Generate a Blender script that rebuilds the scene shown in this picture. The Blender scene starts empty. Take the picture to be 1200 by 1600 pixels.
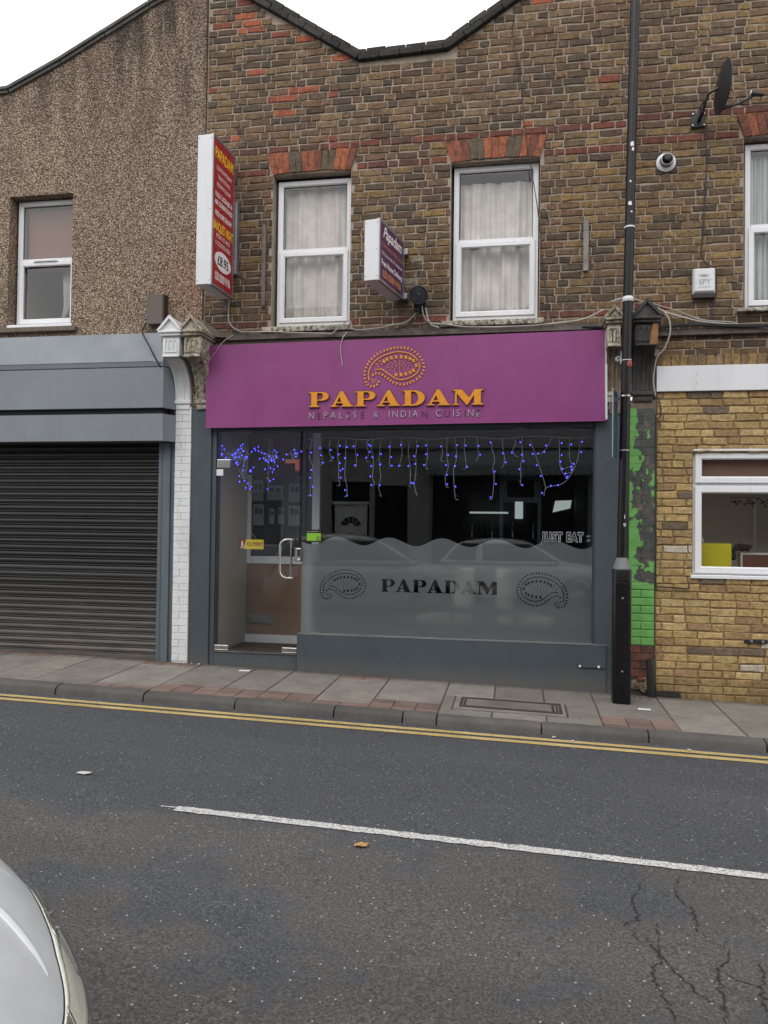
import bpy, bmesh, math, random
from mathutils import Vector, Matrix, noise
from mathutils.geometry import tessellate_polygon
PI = math.pi
sc = bpy.context.scene
COL = sc.collection

# ------------------------------------------------------------------ camera, world, sun, exposure
cam_d = bpy.data.cameras.new("camera")
cam = bpy.data.objects.new("camera", cam_d)
COL.objects.link(cam)
cam_d.sensor_fit = 'VERTICAL'
cam_d.sensor_height = 36.0
cam_d.lens = 27.0
cam_d.clip_start = 0.02
cam_d.clip_end = 500
CAM = Vector((0, -7.7, 1.5))
yaw, pitch, roll = math.radians(9.9), math.radians(1.1), math.radians(0.72)
cam.matrix_world = (Matrix.Translation(CAM) @ Matrix.Rotation(yaw, 4, 'Z') @
                    Matrix.Rotation(PI / 2 + pitch, 4, 'X') @ Matrix.Rotation(roll, 4, 'Z'))
sc.camera = cam

SUN_EL, SUN_AZ = math.radians(50), math.radians(200)     # azimuth clockwise from +Y (north)
w = bpy.data.worlds.new("World")
sc.world = w
w.use_nodes = True
wn, wl = w.node_tree.nodes, w.node_tree.links
wn.clear()
wo = wn.new('ShaderNodeOutputWorld')
bg = wn.new('ShaderNodeBackground')
sky = wn.new('ShaderNodeTexSky')
sky.sky_type = 'NISHITA'
sky.sun_disc = False
sky.sun_elevation = SUN_EL
sky.sun_rotation = SUN_AZ
sky.dust_density = 3.0
hs = wn.new('ShaderNodeHueSaturation')
hs.inputs['Saturation'].default_value = 0.22
hs.inputs['Value'].default_value = 1.0
wl.new(sky.outputs[0], hs.inputs['Color'])
tcw = wn.new('ShaderNodeTexCoord')
nzw = wn.new('ShaderNodeTexNoise')
nzw.inputs['Scale'].default_value = 1.6
nzw.inputs['Detail'].default_value = 6
wl.new(tcw.outputs['Generated'], nzw.inputs['Vector'])
crw = wn.new('ShaderNodeValToRGB')
crw.color_ramp.elements[0].position = 0.3
crw.color_ramp.elements[0].color = (9.6, 9.7, 9.8, 1)
crw.color_ramp.elements[1].position = 0.7
crw.color_ramp.elements[1].color = (12.6, 12.5, 12.4, 1)
wl.new(nzw.outputs['Fac'], crw.inputs[0])
mxw = wn.new('ShaderNodeMixRGB')
mxw.inputs[0].default_value = 0.8                        # closed cloud cover over the clear sky
wl.new(hs.outputs[0], mxw.inputs[1])
wl.new(crw.outputs[0], mxw.inputs[2])
wl.new(mxw.outputs[0], bg.inputs['Color'])
bg.inputs['Strength'].default_value = 0.15
wl.new(bg.outputs[0], wo.inputs['Surface'])

sd = bpy.data.lights.new("sun", 'SUN')
sd.energy = 0.9
sd.angle = math.radians(35)
sd.color = (1.0, 0.97, 0.93)
sun = bpy.data.objects.new("sun", sd)
COL.objects.link(sun)
sdir = Vector((math.sin(SUN_AZ) * math.cos(SUN_EL), math.cos(SUN_AZ) * math.cos(SUN_EL), math.sin(SUN_EL)))
sun.rotation_euler = sdir.to_track_quat('Z', 'Y').to_euler()

sc.view_settings.view_transform = 'Standard'
sc.view_settings.look = 'None'
sc.view_settings.exposure = 0.15
sc.view_settings.gamma = 1.0
sc.view_settings.use_curve_mapping = False
sc.cycles.max_bounces = 7
sc.cycles.transparent_max_bounces = 12
sc.cycles.caustics_reflective = False
sc.cycles.caustics_refractive = False
sc.cycles.use_denoising = True

# ------------------------------------------------------------------ helpers: objects
def reg(o, label=None, cat=None, group=None, kind=None):
    if label: o['label'] = label
    if cat: o['category'] = cat
    if group: o['group'] = group
    if kind: o['kind'] = kind
    return o

def empty(name, loc, label=None, cat=None, group=None, rz=0.0, kind=None):
    o = bpy.data.objects.new(name, None)
    COL.objects.link(o)
    o.empty_display_size = 0.1
    o.location = loc
    o.rotation_euler = (0, 0, rz)
    return reg(o, label, cat, group, kind)

def link(name, me, mat=None, parent=None, loc=None, world=True):
    """link a mesh as one object; with world=True the data is in world coordinates and is moved under the parent"""
    o = bpy.data.objects.new(name, me)
    COL.objects.link(o)
    if mat is not None and not me.materials:
        me.materials.append(mat)
    if loc is not None: o.location = loc
    if parent is not None:
        o.parent = parent
        if world:
            o.matrix_parent_inverse = pworld(parent).inverted()
    return o

def pworld(o):
    m = o.matrix_basis.copy()
    if o.parent is not None:
        m = pworld(o.parent) @ o.matrix_parent_inverse @ m
    return m

class MB:
    def __init__(s):
        s.v, s.f, s.c = [], [], []
    def add(s, vs, fs, col=None):
        b = len(s.v)
        s.v += [tuple(p) for p in vs]
        s.f += [tuple(b + i for i in f) for f in fs]
        if col is not None: s.c += [col] * len(vs)
        return s
    def box(s, x0, x1, y0, y1, z0, z1, col=None):
        vs = [(x0, y0, z0), (x1, y0, z0), (x1, y1, z0), (x0, y1, z0), (x0, y0, z1), (x1, y0, z1), (x1, y1, z1), (x0, y1, z1)]
        return s.add(vs, [(0, 3, 2, 1), (4, 5, 6, 7), (0, 1, 5, 4), (1, 2, 6, 5), (2, 3, 7, 6), (3, 0, 4, 7)], col)
    def prism(s, poly, axis, a, b):
        """poly of 2D points extruded along axis between a and b: axis 'x' poly=(y,z), 'y' poly=(x,z), 'z' poly=(x,y)"""
        mk = {'x': lambda p, t: (t, p[0], p[1]), 'y': lambda p, t: (p[0], t, p[1]), 'z': lambda p, t: (p[0], p[1], t)}[axis]
        n = len(poly)
        ar = sum(poly[i][0] * poly[(i + 1) % n][1] - poly[(i + 1) % n][0] * poly[i][1] for i in range(n))
        if ar < 0: poly = poly[::-1]
        vs = [mk(p, a) for p in poly] + [mk(p, b) for p in poly]
        tri = tessellate_polygon([[Vector((p[0], p[1], 0)) for p in poly]])
        fs = [tuple(t) for t in tri] + [tuple(n + i for i in t[::-1]) for t in tri]
        fs += [(i, (i + 1) % n, n + (i + 1) % n, n + i) for i in range(n)]
        return s.add(vs, fs)
    def tube(s, pts, r, n=8, cap=True, closed=False):
        pts = [Vector(p) for p in pts]
        rs = r if isinstance(r, (list, tuple)) else [r] * len(pts)
        m = len(pts); b = len(s.v); up = None
        for i, p in enumerate(pts):
            t = (pts[min(i + 1, m - 1)] - pts[max(i - 1, 0)]) if not closed else (pts[(i + 1) % m] - pts[i - 1])
            if t.length < 1e-9: t = Vector((0, 0, 1))
            t.normalize()
            if up is None: up = t.orthogonal().normalized()
            up = up - t * up.dot(t)
            if up.length < 1e-6: up = t.orthogonal()
            up.normalize()
            q = t.cross(up)
            for k in range(n):
                a = 2 * PI * k / n
                s.v.append(tuple(p + (up * math.cos(a) + q * math.sin(a)) * rs[i]))
        for i in range(m if closed else m - 1):
            j = (i + 1) % m
            for k in range(n):
                s.f.append((b + i * n + k, b + i * n + (k + 1) % n, b + j * n + (k + 1) % n, b + j * n + k))
        if cap and not closed:
            s.f.append(tuple(b + k for k in range(n))[::-1])
            s.f.append(tuple(b + (m - 1) * n + k for k in range(n)))
        return s
    def lathe(s, prof, c, axis='z', n=24, sq=1.0):
        """prof: list of (radius, height) turned about an axis through c"""
        b = len(s.v); m = len(prof)
        for r, h in prof:
            for k in range(n):
                a = 2 * PI * k / n
                u, v = r * math.cos(a), r * math.sin(a) * sq
                p = {'z': (u, v, h), 'y': (u, h, v), 'x': (h, u, v)}[axis]
                s.v.append((c[0] + p[0], c[1] + p[1], c[2] + p[2]))
        for i in range(m - 1):
            for k in range(n):
                s.f.append((b + i * n + k, b + i * n + (k + 1) % n, b + (i + 1) * n + (k + 1) % n, b + (i + 1) * n + k))
        s.f.append(tuple(b + k for k in range(n))[::-1])
        s.f.append(tuple(b + (m - 1) * n + k for k in range(n)))
        return s
    def loops(s, loops, cap0=True, cap1=True):
        b = len(s.v); n = len(loops[0])
        for L in loops: s.v += [tuple(p) for p in L]
        for i in range(len(loops) - 1):
            for k in range(n):
                s.f.append((b + i * n + k, b + i * n + (k + 1) % n, b + (i + 1) * n + (k + 1) % n, b + (i + 1) * n + k))
        if cap0: s.f.append(tuple(b + k for k in range(n))[::-1])
        if cap1: s.f.append(tuple(b + (len(loops) - 1) * n + k for k in range(n)))
        return s
    def ring(s, x0, x1, z0, z1, wd, y0, y1, lip=0.012):
        """a mitred window frame: outer rectangle, face width wd, front at y0, back at y1, inner edge chamfered"""
        def R(i, y): return [(x0 + i, y, z0 + i), (x1 - i, y, z0 + i), (x1 - i, y, z1 - i), (x0 + i, y, z1 - i)]
        return s.loops([R(0, y1), R(0, y0 + .003), R(.003, y0), R(wd - lip, y0), R(wd, y0 + lip), R(wd, y1), R(0, y1)], False, False)
    def jitter(s, a, seed=0, sc_=9.0):
        out = []
        for p in s.v:
            q = Vector(p) * sc_ + Vector((seed, 0, 0))
            out.append(tuple(Vector(p) + Vector((noise.noise(q), noise.noise(q + Vector((7, 3, 1))), noise.noise(q + Vector((1, 9, 5))))) * a))
        s.v = out
        return s
    def mesh(s, name, smooth=False, bevel=0.0, seg=2, fix=True, sub=0):
        me = bpy.data.meshes.new(name)
        me.from_pydata(s.v, [], s.f)
        if s.c:
            at = me.color_attributes.new("Col", 'FLOAT_COLOR', 'POINT')
            at.data.foreach_set('color', [x for c in s.c for x in (c[0], c[1], c[2], 1.0)])
        if fix or bevel or sub:
            bm = bmesh.new(); bm.from_mesh(me)
            if bevel:
                es = [e for e in bm.edges if len(e.link_faces) == 2 and e.calc_face_angle(0) > 0.5]
                bmesh.ops.bevel(bm, geom=es, offset=bevel, segments=seg, affect='EDGES', profile=0.5, clamp_overlap=True)
            if sub:
                bmesh.ops.subdivide_edges(bm, edges=bm.edges[:], cuts=sub, use_grid_fill=True)
            bmesh.ops.recalc_face_normals(bm, faces=bm.faces[:])
            bm.to_mesh(me); bm.free()
        if smooth:
            for p in me.polygons: p.use_smooth = True
            try: me.set_sharp_from_angle(angle=math.radians(smooth if smooth is not True else 40))
            except Exception: pass
        return me
    def build(s, name, mat, parent=None, **k):
        return link(name, s.mesh(name, **k), mat, parent)

def catmull(P, n=6, closed=False):
    out = []
    m = len(P)
    rng = range(m if closed else m - 1)
    for i in rng:
        g = (lambda j: P[j % m]) if closed else (lambda j: P[max(0, min(m - 1, j))])
        p0, p1, p2, p3 = [Vector(g(i + d)) for d in (-1, 0, 1, 2)]
        for k in range(n):
            t = k / n
            out.append(.5 * ((2 * p1) + (p2 - p0) * t + (2 * p0 - 5 * p1 + 4 * p2 - p3) * t * t + (3 * p1 - p0 - 3 * p2 + p3) * t ** 3))
    if not closed: out.append(Vector(P[-1]))
    return out

def mesh_from_curve(name, cu):
    o = bpy.data.objects.new("tmp", cu)
    COL.objects.link(o)
    dg = bpy.context.evaluated_depsgraph_get()
    me = bpy.data.meshes.new_from_object(o.evaluated_get(dg))
    bpy.data.objects.remove(o)
    me.name = name
    return me

def text_mesh(body, size, extrude=0.0, align='LEFT', sx=1.0, shear=0.0, offset=0.0, space=1.0):
    cu = bpy.data.curves.new("t", 'FONT')
    cu.body = body; cu.size = size; cu.extrude = extrude; cu.align_x = align; cu.shear = shear
    cu.offset = offset; cu.resolution_u = 3; cu.space_character = space
    me = mesh_from_curve("lettering", cu)
    bpy.data.curves.remove(cu)
    if sx != 1.0: me.transform(Matrix.Diagonal((sx, 1, 1, 1)))
    me.materials.clear()
    return me

FRONT = Matrix.Rotation(PI / 2, 4, 'X')         # text plane -> facing -Y
def text_front(name, body, size, x, y, z, mat, parent, rz=0.0, **k):
    me = text_mesh(body, size, **k)
    me.transform(Matrix.Translation((x, y, z)) @ Matrix.Rotation(rz, 4, 'Z') @ FRONT)
    return link(name, me, mat, parent)

def poly2d(outer_holes, y, mat, name, parent, thick=0.0):
    """flat even-odd filled shapes in the XZ plane at depth y"""
    cu = bpy.data.curves.new(name, 'CURVE')
    cu.dimensions = '2D'; cu.fill_mode = 'BOTH'; cu.extrude = thick
    for P in outer_holes:
        sp = cu.splines.new('POLY'); sp.points.add(len(P) - 1)
        for q, p in zip(sp.points, P): q.co = (p[0], p[1], 0, 1)
        sp.use_cyclic_u = True
    me = mesh_from_curve(name, cu)
    bpy.data.curves.remove(cu)
    me.materials.clear()
    me.transform(Matrix.Translation((0, y, 0)) @ FRONT)
    return link(name, me, mat, parent)

def slab(poly, holes, y0, y1):
    """wall: polygon in XZ with holes, between depths y0 (front) and y1 (back)"""
    m = MB()
    L = [poly] + holes
    pts = [p for l in L for p in l]
    tri = tessellate_polygon([[Vector((p[0], p[1], 0)) for p in l] for l in L])
    n = len(pts)
    fs = [tuple(t) for t in tri] + [tuple(n + i for i in t[::-1]) for t in tri]
    b = 0
    for l in L:
        k = len(l)
        fs += [(b + i, b + (i + 1) % k, n + b + (i + 1) % k, n + b + i) for i in range(k)]
        b += k
    m.add([(p[0], y0, p[1]) for p in pts] + [(p[0], y1, p[1]) for p in pts], fs)
    return m

def rect(x0, x1, z0, z1): return [(x0, z0), (x1, z0), (x1, z1), (x0, z1)]

# ------------------------------------------------------------------ helpers: materials
def s2l(r, g, b):
    f = lambda c: (c / 255 / 12.92) if c <= 10 else ((c / 255 + .055) / 1.055) ** 2.4
    return (f(r), f(g), f(b), 1)

def nmat(name):
    m = bpy.data.materials.new(name); m.use_nodes = True
    nt = m.node_tree
    return m, nt, nt.nodes['Principled BSDF']

def N(nt, t, **k):
    n = nt.nodes.new(t)
    for a, v in k.items():
        if a.startswith('i_'):
            n.inputs[a[2:].replace('_', ' ')].default_value = v
        else: setattr(n, a, v)
    return n

def pos(nt, scale=(1, 1, 1)):
    g = N(nt, 'ShaderNodeNewGeometry')
    mp = N(nt, 'ShaderNodeMapping'); mp.inputs['Scale'].default_value = scale
    nt.links.new(g.outputs['Position'], mp.inputs['Vector'])
    return mp.outputs[0]

def nz(nt, vec, scale, detail=4, rough=.55):
    n = N(nt, 'ShaderNodeTexNoise'); n.inputs['Scale'].default_value = scale
    n.inputs['Detail'].default_value = detail; n.inputs['Roughness'].default_value = rough
    nt.links.new(vec, n.inputs['Vector'])
    return n.outputs['Fac']

def ramp(nt, fac, stops):
    r = N(nt, 'ShaderNodeValToRGB')
    e = r.color_ramp.elements
    while len(e) < len(stops): e.new(0.5)
    for q, (p, c) in zip(e, stops):
        q.position = p; q.color = c if len(c) == 4 else (*c, 1)
    nt.links.new(fac, r.inputs[0])
    return r.outputs[0]

def mix(nt, fac, a, b, mode='MIX'):
    m = N(nt, 'ShaderNodeMixRGB', blend_type=mode)
    for i, v in ((0, fac), (1, a), (2, b)):
        if hasattr(v, 'links') or hasattr(v, 'is_linked'): nt.links.new(v, m.inputs[i])
        elif i == 0: m.inputs[0].default_value = v
        else: m.inputs[i].default_value = v if len(v) == 4 else (*v, 1)
    return m.outputs[0]

def bump(nt, bs, h, strength=.3, dist=.01):
    b = N(nt, 'ShaderNodeBump'); b.inputs['Strength'].default_value = strength; b.inputs['Distance'].default_value = dist
    nt.links.new(h, b.inputs['Height']); nt.links.new(b.outputs[0], bs.inputs['Normal'])

def paint(name, col, rough=.45, var=.12, dirt=.25, dirtcol=(.05, .045, .04), scale=3.0, metal=0.0, bmp=.05, streak=True, spec=.5, dth=.52, splash=0.0):
    """painted or plastic surface with uneven tone, streaks and fine relief"""
    m, nt, bs = nmat(name)
    p = pos(nt)
    base = ramp(nt, nz(nt, p, scale, 5), [(.3, tuple(c * (1 - var) for c in col[:3])), (.7, tuple(min(1, c * (1 + var * .6)) for c in col[:3]))])
    ps = pos(nt, (9, 9, .9) if streak else (4, 4, 4))
    d = ramp(nt, nz(nt, ps, 2.2 if streak or dth > .5 else 5.5, 7, .7), [(dth, (0, 0, 0)), (dth + (.28 if dth > .5 else .14), (dirt, dirt, dirt))])
    c = mix(nt, d, base, dirtcol)
    sp = ramp(nt, nz(nt, p, 60, 2), [(.68, (0, 0, 0)), (.76, (dirt * .5,) * 3)])
    c = mix(nt, sp, c, dirtcol)
    if splash:                                           # dried road splash just above the pavement
        sx_ = N(nt, 'ShaderNodeSeparateXYZ'); nt.links.new(p, sx_.inputs[0])
        k1 = N(nt, 'ShaderNodeMath', operation='MULTIPLY'); k1.inputs[1].default_value = .30; nt.links.new(nz(nt, p, 9, 6, .7), k1.inputs[0])
        k2 = N(nt, 'ShaderNodeMath', operation='ADD'); nt.links.new(sx_.outputs['Z'], k2.inputs[0]); nt.links.new(k1.outputs[0], k2.inputs[1])
        k3 = N(nt, 'ShaderNodeMapRange'); k3.inputs['From Min'].default_value = .32; k3.inputs['From Max'].default_value = .08; k3.inputs['To Max'].default_value = splash
        nt.links.new(k2.outputs[0], k3.inputs['Value'])
        c = mix(nt, k3.outputs[0], c, (.15, .13, .11))
    nt.links.new(c, bs.inputs['Base Color'])
    rr = ramp(nt, nz(nt, p, scale * 3, 4), [(.3, (rough * .8,) * 3), (.7, (min(1, rough * 1.25),) * 3)])
    nt.links.new(rr, bs.inputs['Roughness'])
    bs.inputs['Metallic'].default_value = metal
    bs.inputs['Specular IOR Level'].default_value = spec
    bump(nt, bs, nz(nt, p, 35, 4), bmp, .01)
    return m

def plain(name, col, rough=.5, metal=0.0, emit=0.0, spec=.5):
    m, nt, bs = nmat(name)
    bs.inputs['Base Color'].default_value = col if len(col) == 4 else (*col, 1)
    bs.inputs['Roughness'].default_value = rough
    bs.inputs['Metallic'].default_value = metal
    bs.inputs['Specular IOR Level'].default_value = spec
    if emit:
        bs.inputs['Emission Color'].default_value = col if len(col) == 4 else (*col, 1)
        bs.inputs['Emission Strength'].default_value = emit
    return m

def brick_mat(name, attr, rough_bump=.6, soot=.35, pale=.35):
    m, nt, bs = nmat(name)
    if attr:
        a = N(nt, 'ShaderNodeVertexColor', layer_name="Col").outputs['Color']
    else:
        a = N(nt, 'ShaderNodeObjectInfo').outputs['Color']
    p = pos(nt)
    v = ramp(nt, nz(nt, p, 34, 6, .8), [(.28, (.42,) * 3), (.5, (1,) * 3), (.74, (1.62,) * 3)])
    c = mix(nt, 1.0, a, v, 'MULTIPLY')
    s1 = ramp(nt, nz(nt, p, 13, 7, .8), [(.47, (0, 0, 0)), (.64, (soot,) * 3)])
    c = mix(nt, s1, c, (.035, .030, .027))
    s2 = ramp(nt, nz(nt, pos(nt, (1, 1, 1.7)), 17, 6, .75), [(.58, (0, 0, 0)), (.74, (pale,) * 3)])
    c = mix(nt, s2, c, (.36, .31, .25))
    nt.links.new(c, bs.inputs['Base Color'])
    bs.inputs['Roughness'].default_value = .92
    bs.inputs['Specular IOR Level'].default_value = .2
    bump(nt, bs, nz(nt, p, 55, 7, .75), rough_bump, .012)
    return m

def mortar_mat(name, c1, c2, soot=.6):
    m, nt, bs = nmat(name)
    p = pos(nt)
    c = ramp(nt, nz(nt, p, 2.3, 6, .7), [(.3, c1), (.7, c2)])
    s = ramp(nt, nz(nt, p, 7, 6, .7), [(.50, (0, 0, 0)), (.72, (soot,) * 3)])
    c = mix(nt, s, c, (.05, .045, .04))
    nt.links.new(c, bs.inputs['Base Color'])
    bs.inputs['Roughness'].default_value = .95
    bump(nt, bs, nz(nt, p, 120, 5), .5, .004)
    return m

def glass_mat(name, tint=(1, 1, 1), extra=0.0, wav=0.0):
    """clear pane: what lies behind shows through, the street is mirrored by Fresnel"""
    m = bpy.data.materials.new(name); m.use_nodes = True
    nt = m.node_tree; nt.nodes.clear()
    out = N(nt, 'ShaderNodeOutputMaterial')
    tr = N(nt, 'ShaderNodeBsdfTransparent'); tr.inputs[0].default_value = (*tint, 1)
    gl = N(nt, 'ShaderNodeBsdfGlossy'); gl.inputs['Roughness'].default_value = 0.0
    geo = N(nt, 'ShaderNodeNewGeometry')
    ior = N(nt, 'ShaderNodeMapRange')
    nt.links.new(geo.outputs['Backfacing'], ior.inputs['Value'])
    ior.inputs['To Min'].default_value = 1.52; ior.inputs['To Max'].default_value = 1 / 1.52
    fr = N(nt, 'ShaderNodeFresnel'); nt.links.new(ior.outputs[0], fr.inputs['IOR'])
    ad = N(nt, 'ShaderNodeMath', operation='ADD'); ad.inputs[1].default_value = extra
    nt.links.new(fr.outputs[0], ad.inputs[0])
    if wav:
        b = N(nt, 'ShaderNodeBump'); b.inputs['Strength'].default_value = wav; b.inputs['Distance'].default_value = .02
        nt.links.new(nz(nt, pos(nt), 1.1, 1), b.inputs['Height'])
        nt.links.new(b.outputs[0], gl.inputs['Normal'])
    mx = N(nt, 'ShaderNodeMixShader')
    nt.links.new(ad.outputs[0], mx.inputs[0]); nt.links.new(tr.outputs[0], mx.inputs[1]); nt.links.new(gl.outputs[0], mx.inputs[2])
    nt.links.new(mx.outputs[0], out.inputs[0])
    return m

M = {}
M['sf'] = paint('shopfront_grey_paint', (.060, .075, .088), .38, .10, .16, bmp=.03, splash=.55)
M['purple'] = paint('purple_sign_board', (.235, .045, .180), .36, .08, .28, (.10, .03, .08), bmp=.03, scale=1.2)
M['gold'] = paint('gold_orange_letter', (.70, .27, .012), .35, .12, .30, (.18, .08, .02), 20, streak=False)
M['silverlet'] = paint('pale_letter', (.42, .39, .44), .35, .1, .5, (.10, .03, .08), 40, streak=False)
M['upvc'] = paint('white_upvc', (.74, .75, .77), .25, .04, .22, (.20, .19, .17), 2.0, bmp=.01)
M['white'] = paint('white_masonry_paint', (.66, .67, .68), .6, .08, .45, (.16, .15, .13), 4, bmp=.4)
M['whiteplastic'] = paint('white_plastic', (.66, .67, .69), .35, .05, .3, (.25, .24, .22), 2.0, bmp=.02)
M['lgrey'] = paint('blue_grey_boxing', (.190, .212, .238), .55, .10, .22, (.08, .085, .09), 1.5, bmp=.03)
M['lgrey2'] = paint('blue_grey_guide', (.105, .130, .150), .5, .12, .4, (.04, .04, .04), 4)
M['dark'] = plain('dark_recess', (.010, .010, .011), .8)
M['blackpaint'] = paint('black_gloss_paint', (.006, .006, .007), .34, .2, .14, (.05, .05, .05), 6, bmp=.15, spec=.35)
M['blackplastic'] = paint('black_plastic', (.018, .019, .022), .4, .2, .3, (.08, .08, .08), 9)
M['steel'] = paint('brushed_steel', (.58, .57, .55), .25, .1, .2, metal=1.0, bmp=.02)
M['dullmetal'] = paint('galvanised_metal', (.33, .33, .34), .45, .15, .4, metal=.8)
M['stone'] = paint('weathered_stone', (.42, .37, .29), .9, .25, .85, (.075, .06, .048), 14, bmp=.9, streak=False, dth=.46)
M['stone_white'] = paint('white_painted_stone', (.68, .69, .70), .5, .07, .5, (.22, .20, .17), 6, bmp=.2)
M['stone_black'] = paint('black_painted_stone', (.028, .028, .030), .6, .3, .5, (.20, .12, .05), 5, bmp=.5)
M['sill'] = paint('dirty_stone_sill', (.46, .42, .35), .9, .25, .95, (.06, .052, .042), 18, bmp=.8, streak=False, dth=.44)
M['sill2'] = paint('brown_stone_sill', (.15, .12, .09), .9, .25, .6, (.05, .045, .035), 10, bmp=.6, streak=False)
M['glass'] = glass_mat('window_glass', (.985, .985, .985))
M['shopglass'] = glass_mat('shop_window_glass', (.955, .962, .965), 0.0, .02)
M['cable_w'] = plain('grey_white_cable', (.40, .38, .35), .6)
M['cable_b'] = plain('black_cable', (.02, .02, .022), .6)
M['wood'] = paint('weathered_batten', (.16, .13, .12), .9, .3, .5, scale=9, bmp=.5)
M['greywood'] = paint('grey_batten', (.24, .225, .21), .85, .3, .5, scale=9, bmp=.5)
M['soot'] = paint('sooty_cement_ledge', (.13, .11, .095), .95, .4, .8, (.02, .018, .016), 7, bmp=1.0, streak=False)
M['bS'] = brick_mat('stock_brick', False, .9, .62, .32)
M['bA'] = brick_mat('stock_brick_mass', True, .9, .62, .32)
M['bYS'] = brick_mat('yellow_brick', False, .9, .20, .30)
M['bYA'] = brick_mat('yellow_brick_mass', True, .9, .20, .30)
M['mortar'] = mortar_mat('old_mortar', (.26, .21, .17), (.39, .33, .27), .65)
M['mortarY'] = mortar_mat('brown_mortar', (.17, .115, .06), (.27, .19, .105), .4)

# ------------------------------------------------------------------ brickwork
rnd = random.Random(11)
def brick_variant(seed, nx=.03, nzz=.11):
    r = random.Random(seed)
    mid = r.uniform(-.15, .15)
    rim = [(-.5, -.5), (mid, -.5), (.5, -.5), (.5, r.uniform(-.1, .1)), (.5, .5), (-mid, .5), (-.5, .5), (-.5, r.uniform(-.1, .1))]
    rim = [(x + r.uniform(-.020, .014), z + r.uniform(-.085, .055)) for x, z in rim]
    inner = [(x - math.copysign(nx * r.uniform(.6, 1.8), x) if abs(x) > .3 else x, z - math.copysign(nzz * r.uniform(.5, 1.5), z) if abs(z) > .3 else z) for x, z in rim]
    vs = [(x, .040, z) for x, z in rim] + [(x, .007, z) for x, z in rim] + [(x, r.uniform(-.0015, .0015), z) for x, z in inner]
    fs = []
    for i in range(8):
        j = (i + 1) % 8
        fs += [(i, j, 8 + j, 8 + i), (8 + i, 8 + j, 16 + j, 16 + i)]
    fs += [(16, 17, 18, 19), (19, 20, 21, 16), (21, 22, 23, 16)]
    return vs, fs
BV = [brick_variant(s) for s in range(8)]
BM = {}
def brick_mesh(i, mat):
    k = (i, mat.name)
    if k not in BM:
        m = MB(); m.add(*BV[i])
        BM[k] = m.mesh("brick"); BM[k].materials.append(mat)
    return BM[k]

def lay(parent, x0, x1, zrows, course, openings, keep, palette, mat_s, mat_a, seed, bond='flemish', yf=0.0, limit=300, joint=.0115,
        skew=None, stuffname='brickwork', proud=.004):
    """lay bricks row by row; the largest in view become objects, the rest one joined part"""
    r = random.Random(seed)
    out = []
    for k in zrows[1]:
        za = zrows[0] + k * course
        zb = za + course
        if bond == 'flemish': seq = [.222, .110] if r.random() < .7 else [.218, .110, .108, .220, .110]; off = (0 if k % 2 else .168) + r.uniform(-.015, .015)
        else: seq = [.226, .226, .226, .226, .113] if k % 3 else [.226] * 5; off = (.113 if k % 2 else 0) + r.uniform(-.012, .012)
        x = x0 - .4 - off
        i = k
        while x < x1:
            L = seq[i % len(seq)] * r.uniform(.95, 1.05); i += 1
            a, b = max(x, x0), min(x + L, x1)
            x += L
            segs = [(a, b)]
            for (ox0, ox1, oz0, oz1) in openings:
                if oz0 < (za + zb) / 2 < oz1:
                    ns = []
                    for (p, q) in segs:
                        if q <= ox0 or p >= ox1: ns.append((p, q)); continue
                        if p < ox0: ns.append((p, ox0))
                        if q > ox1: ns.append((ox1, q))
                    segs = ns
            for (p, q) in segs:
                if q - p < .035: continue
                if keep and not keep((p + q) / 2, zb): continue
                jw = joint * r.uniform(.7, 1.35)
                out.append((p + jw / 2, q - jw / 2, za + joint * .5 * r.uniform(.7, 1.3), zb - joint * .5 * r.uniform(.7, 1.3), k))
    def size(b):
        d = (Vector(((b[0] + b[1]) / 2, yf, (b[2] + b[3]) / 2)) - CAM)
        inview = 0 if (d.x / d.y > .33 or d.z / d.y > .80 or d.x / d.y < -.76) else 1
        return -(inview * 10 + (b[1] - b[0]) / d.length)
    out.sort(key=size)
    st = MB()
    for n_, (p, q, a, b, k) in enumerate(out):
        cx, cz = (p + q) / 2, (a + b) / 2
        col = palette(k, cx, cz, r)
        j = 1 + r.uniform(-.13, .13)
        mean = MEAN
        f_ = .0 if col[0] > 2.1 * col[1] else .22
        col = tuple((c * (1 - f_) + g_ * f_) * j for c, g_ in zip(col, mean))
        yy = yf + r.uniform(-proud, proud * .6)
        vi = r.randrange(8)
        sgn = -1 if r.random() < .5 else 1
        tilt = r.uniform(-.006, .006)
        if n_ < limit:
            o = bpy.data.objects.new("brick", brick_mesh(vi, mat_s))
            COL.objects.link(o)
            o.color = (*col, 1)
            o.location = (cx, yy, cz); o.scale = (q - p, 1, b - a)
            o.rotation_euler = (0, tilt + (PI if sgn < 0 else 0), 0)
            o.parent = parent
            o.matrix_parent_inverse = pworld(parent).inverted()
        else:
            vs, fs = BV[vi]
            st.add([(cx + sgn * x * (q - p), yy + y, cz + sgn * z * (b - a)) for x, y, z in vs], fs, col)
    if st.v:
        o = st.build(stuffname, mat_a, parent, fix=True)
        o['kind'] = 'stuff'
    return out

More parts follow.
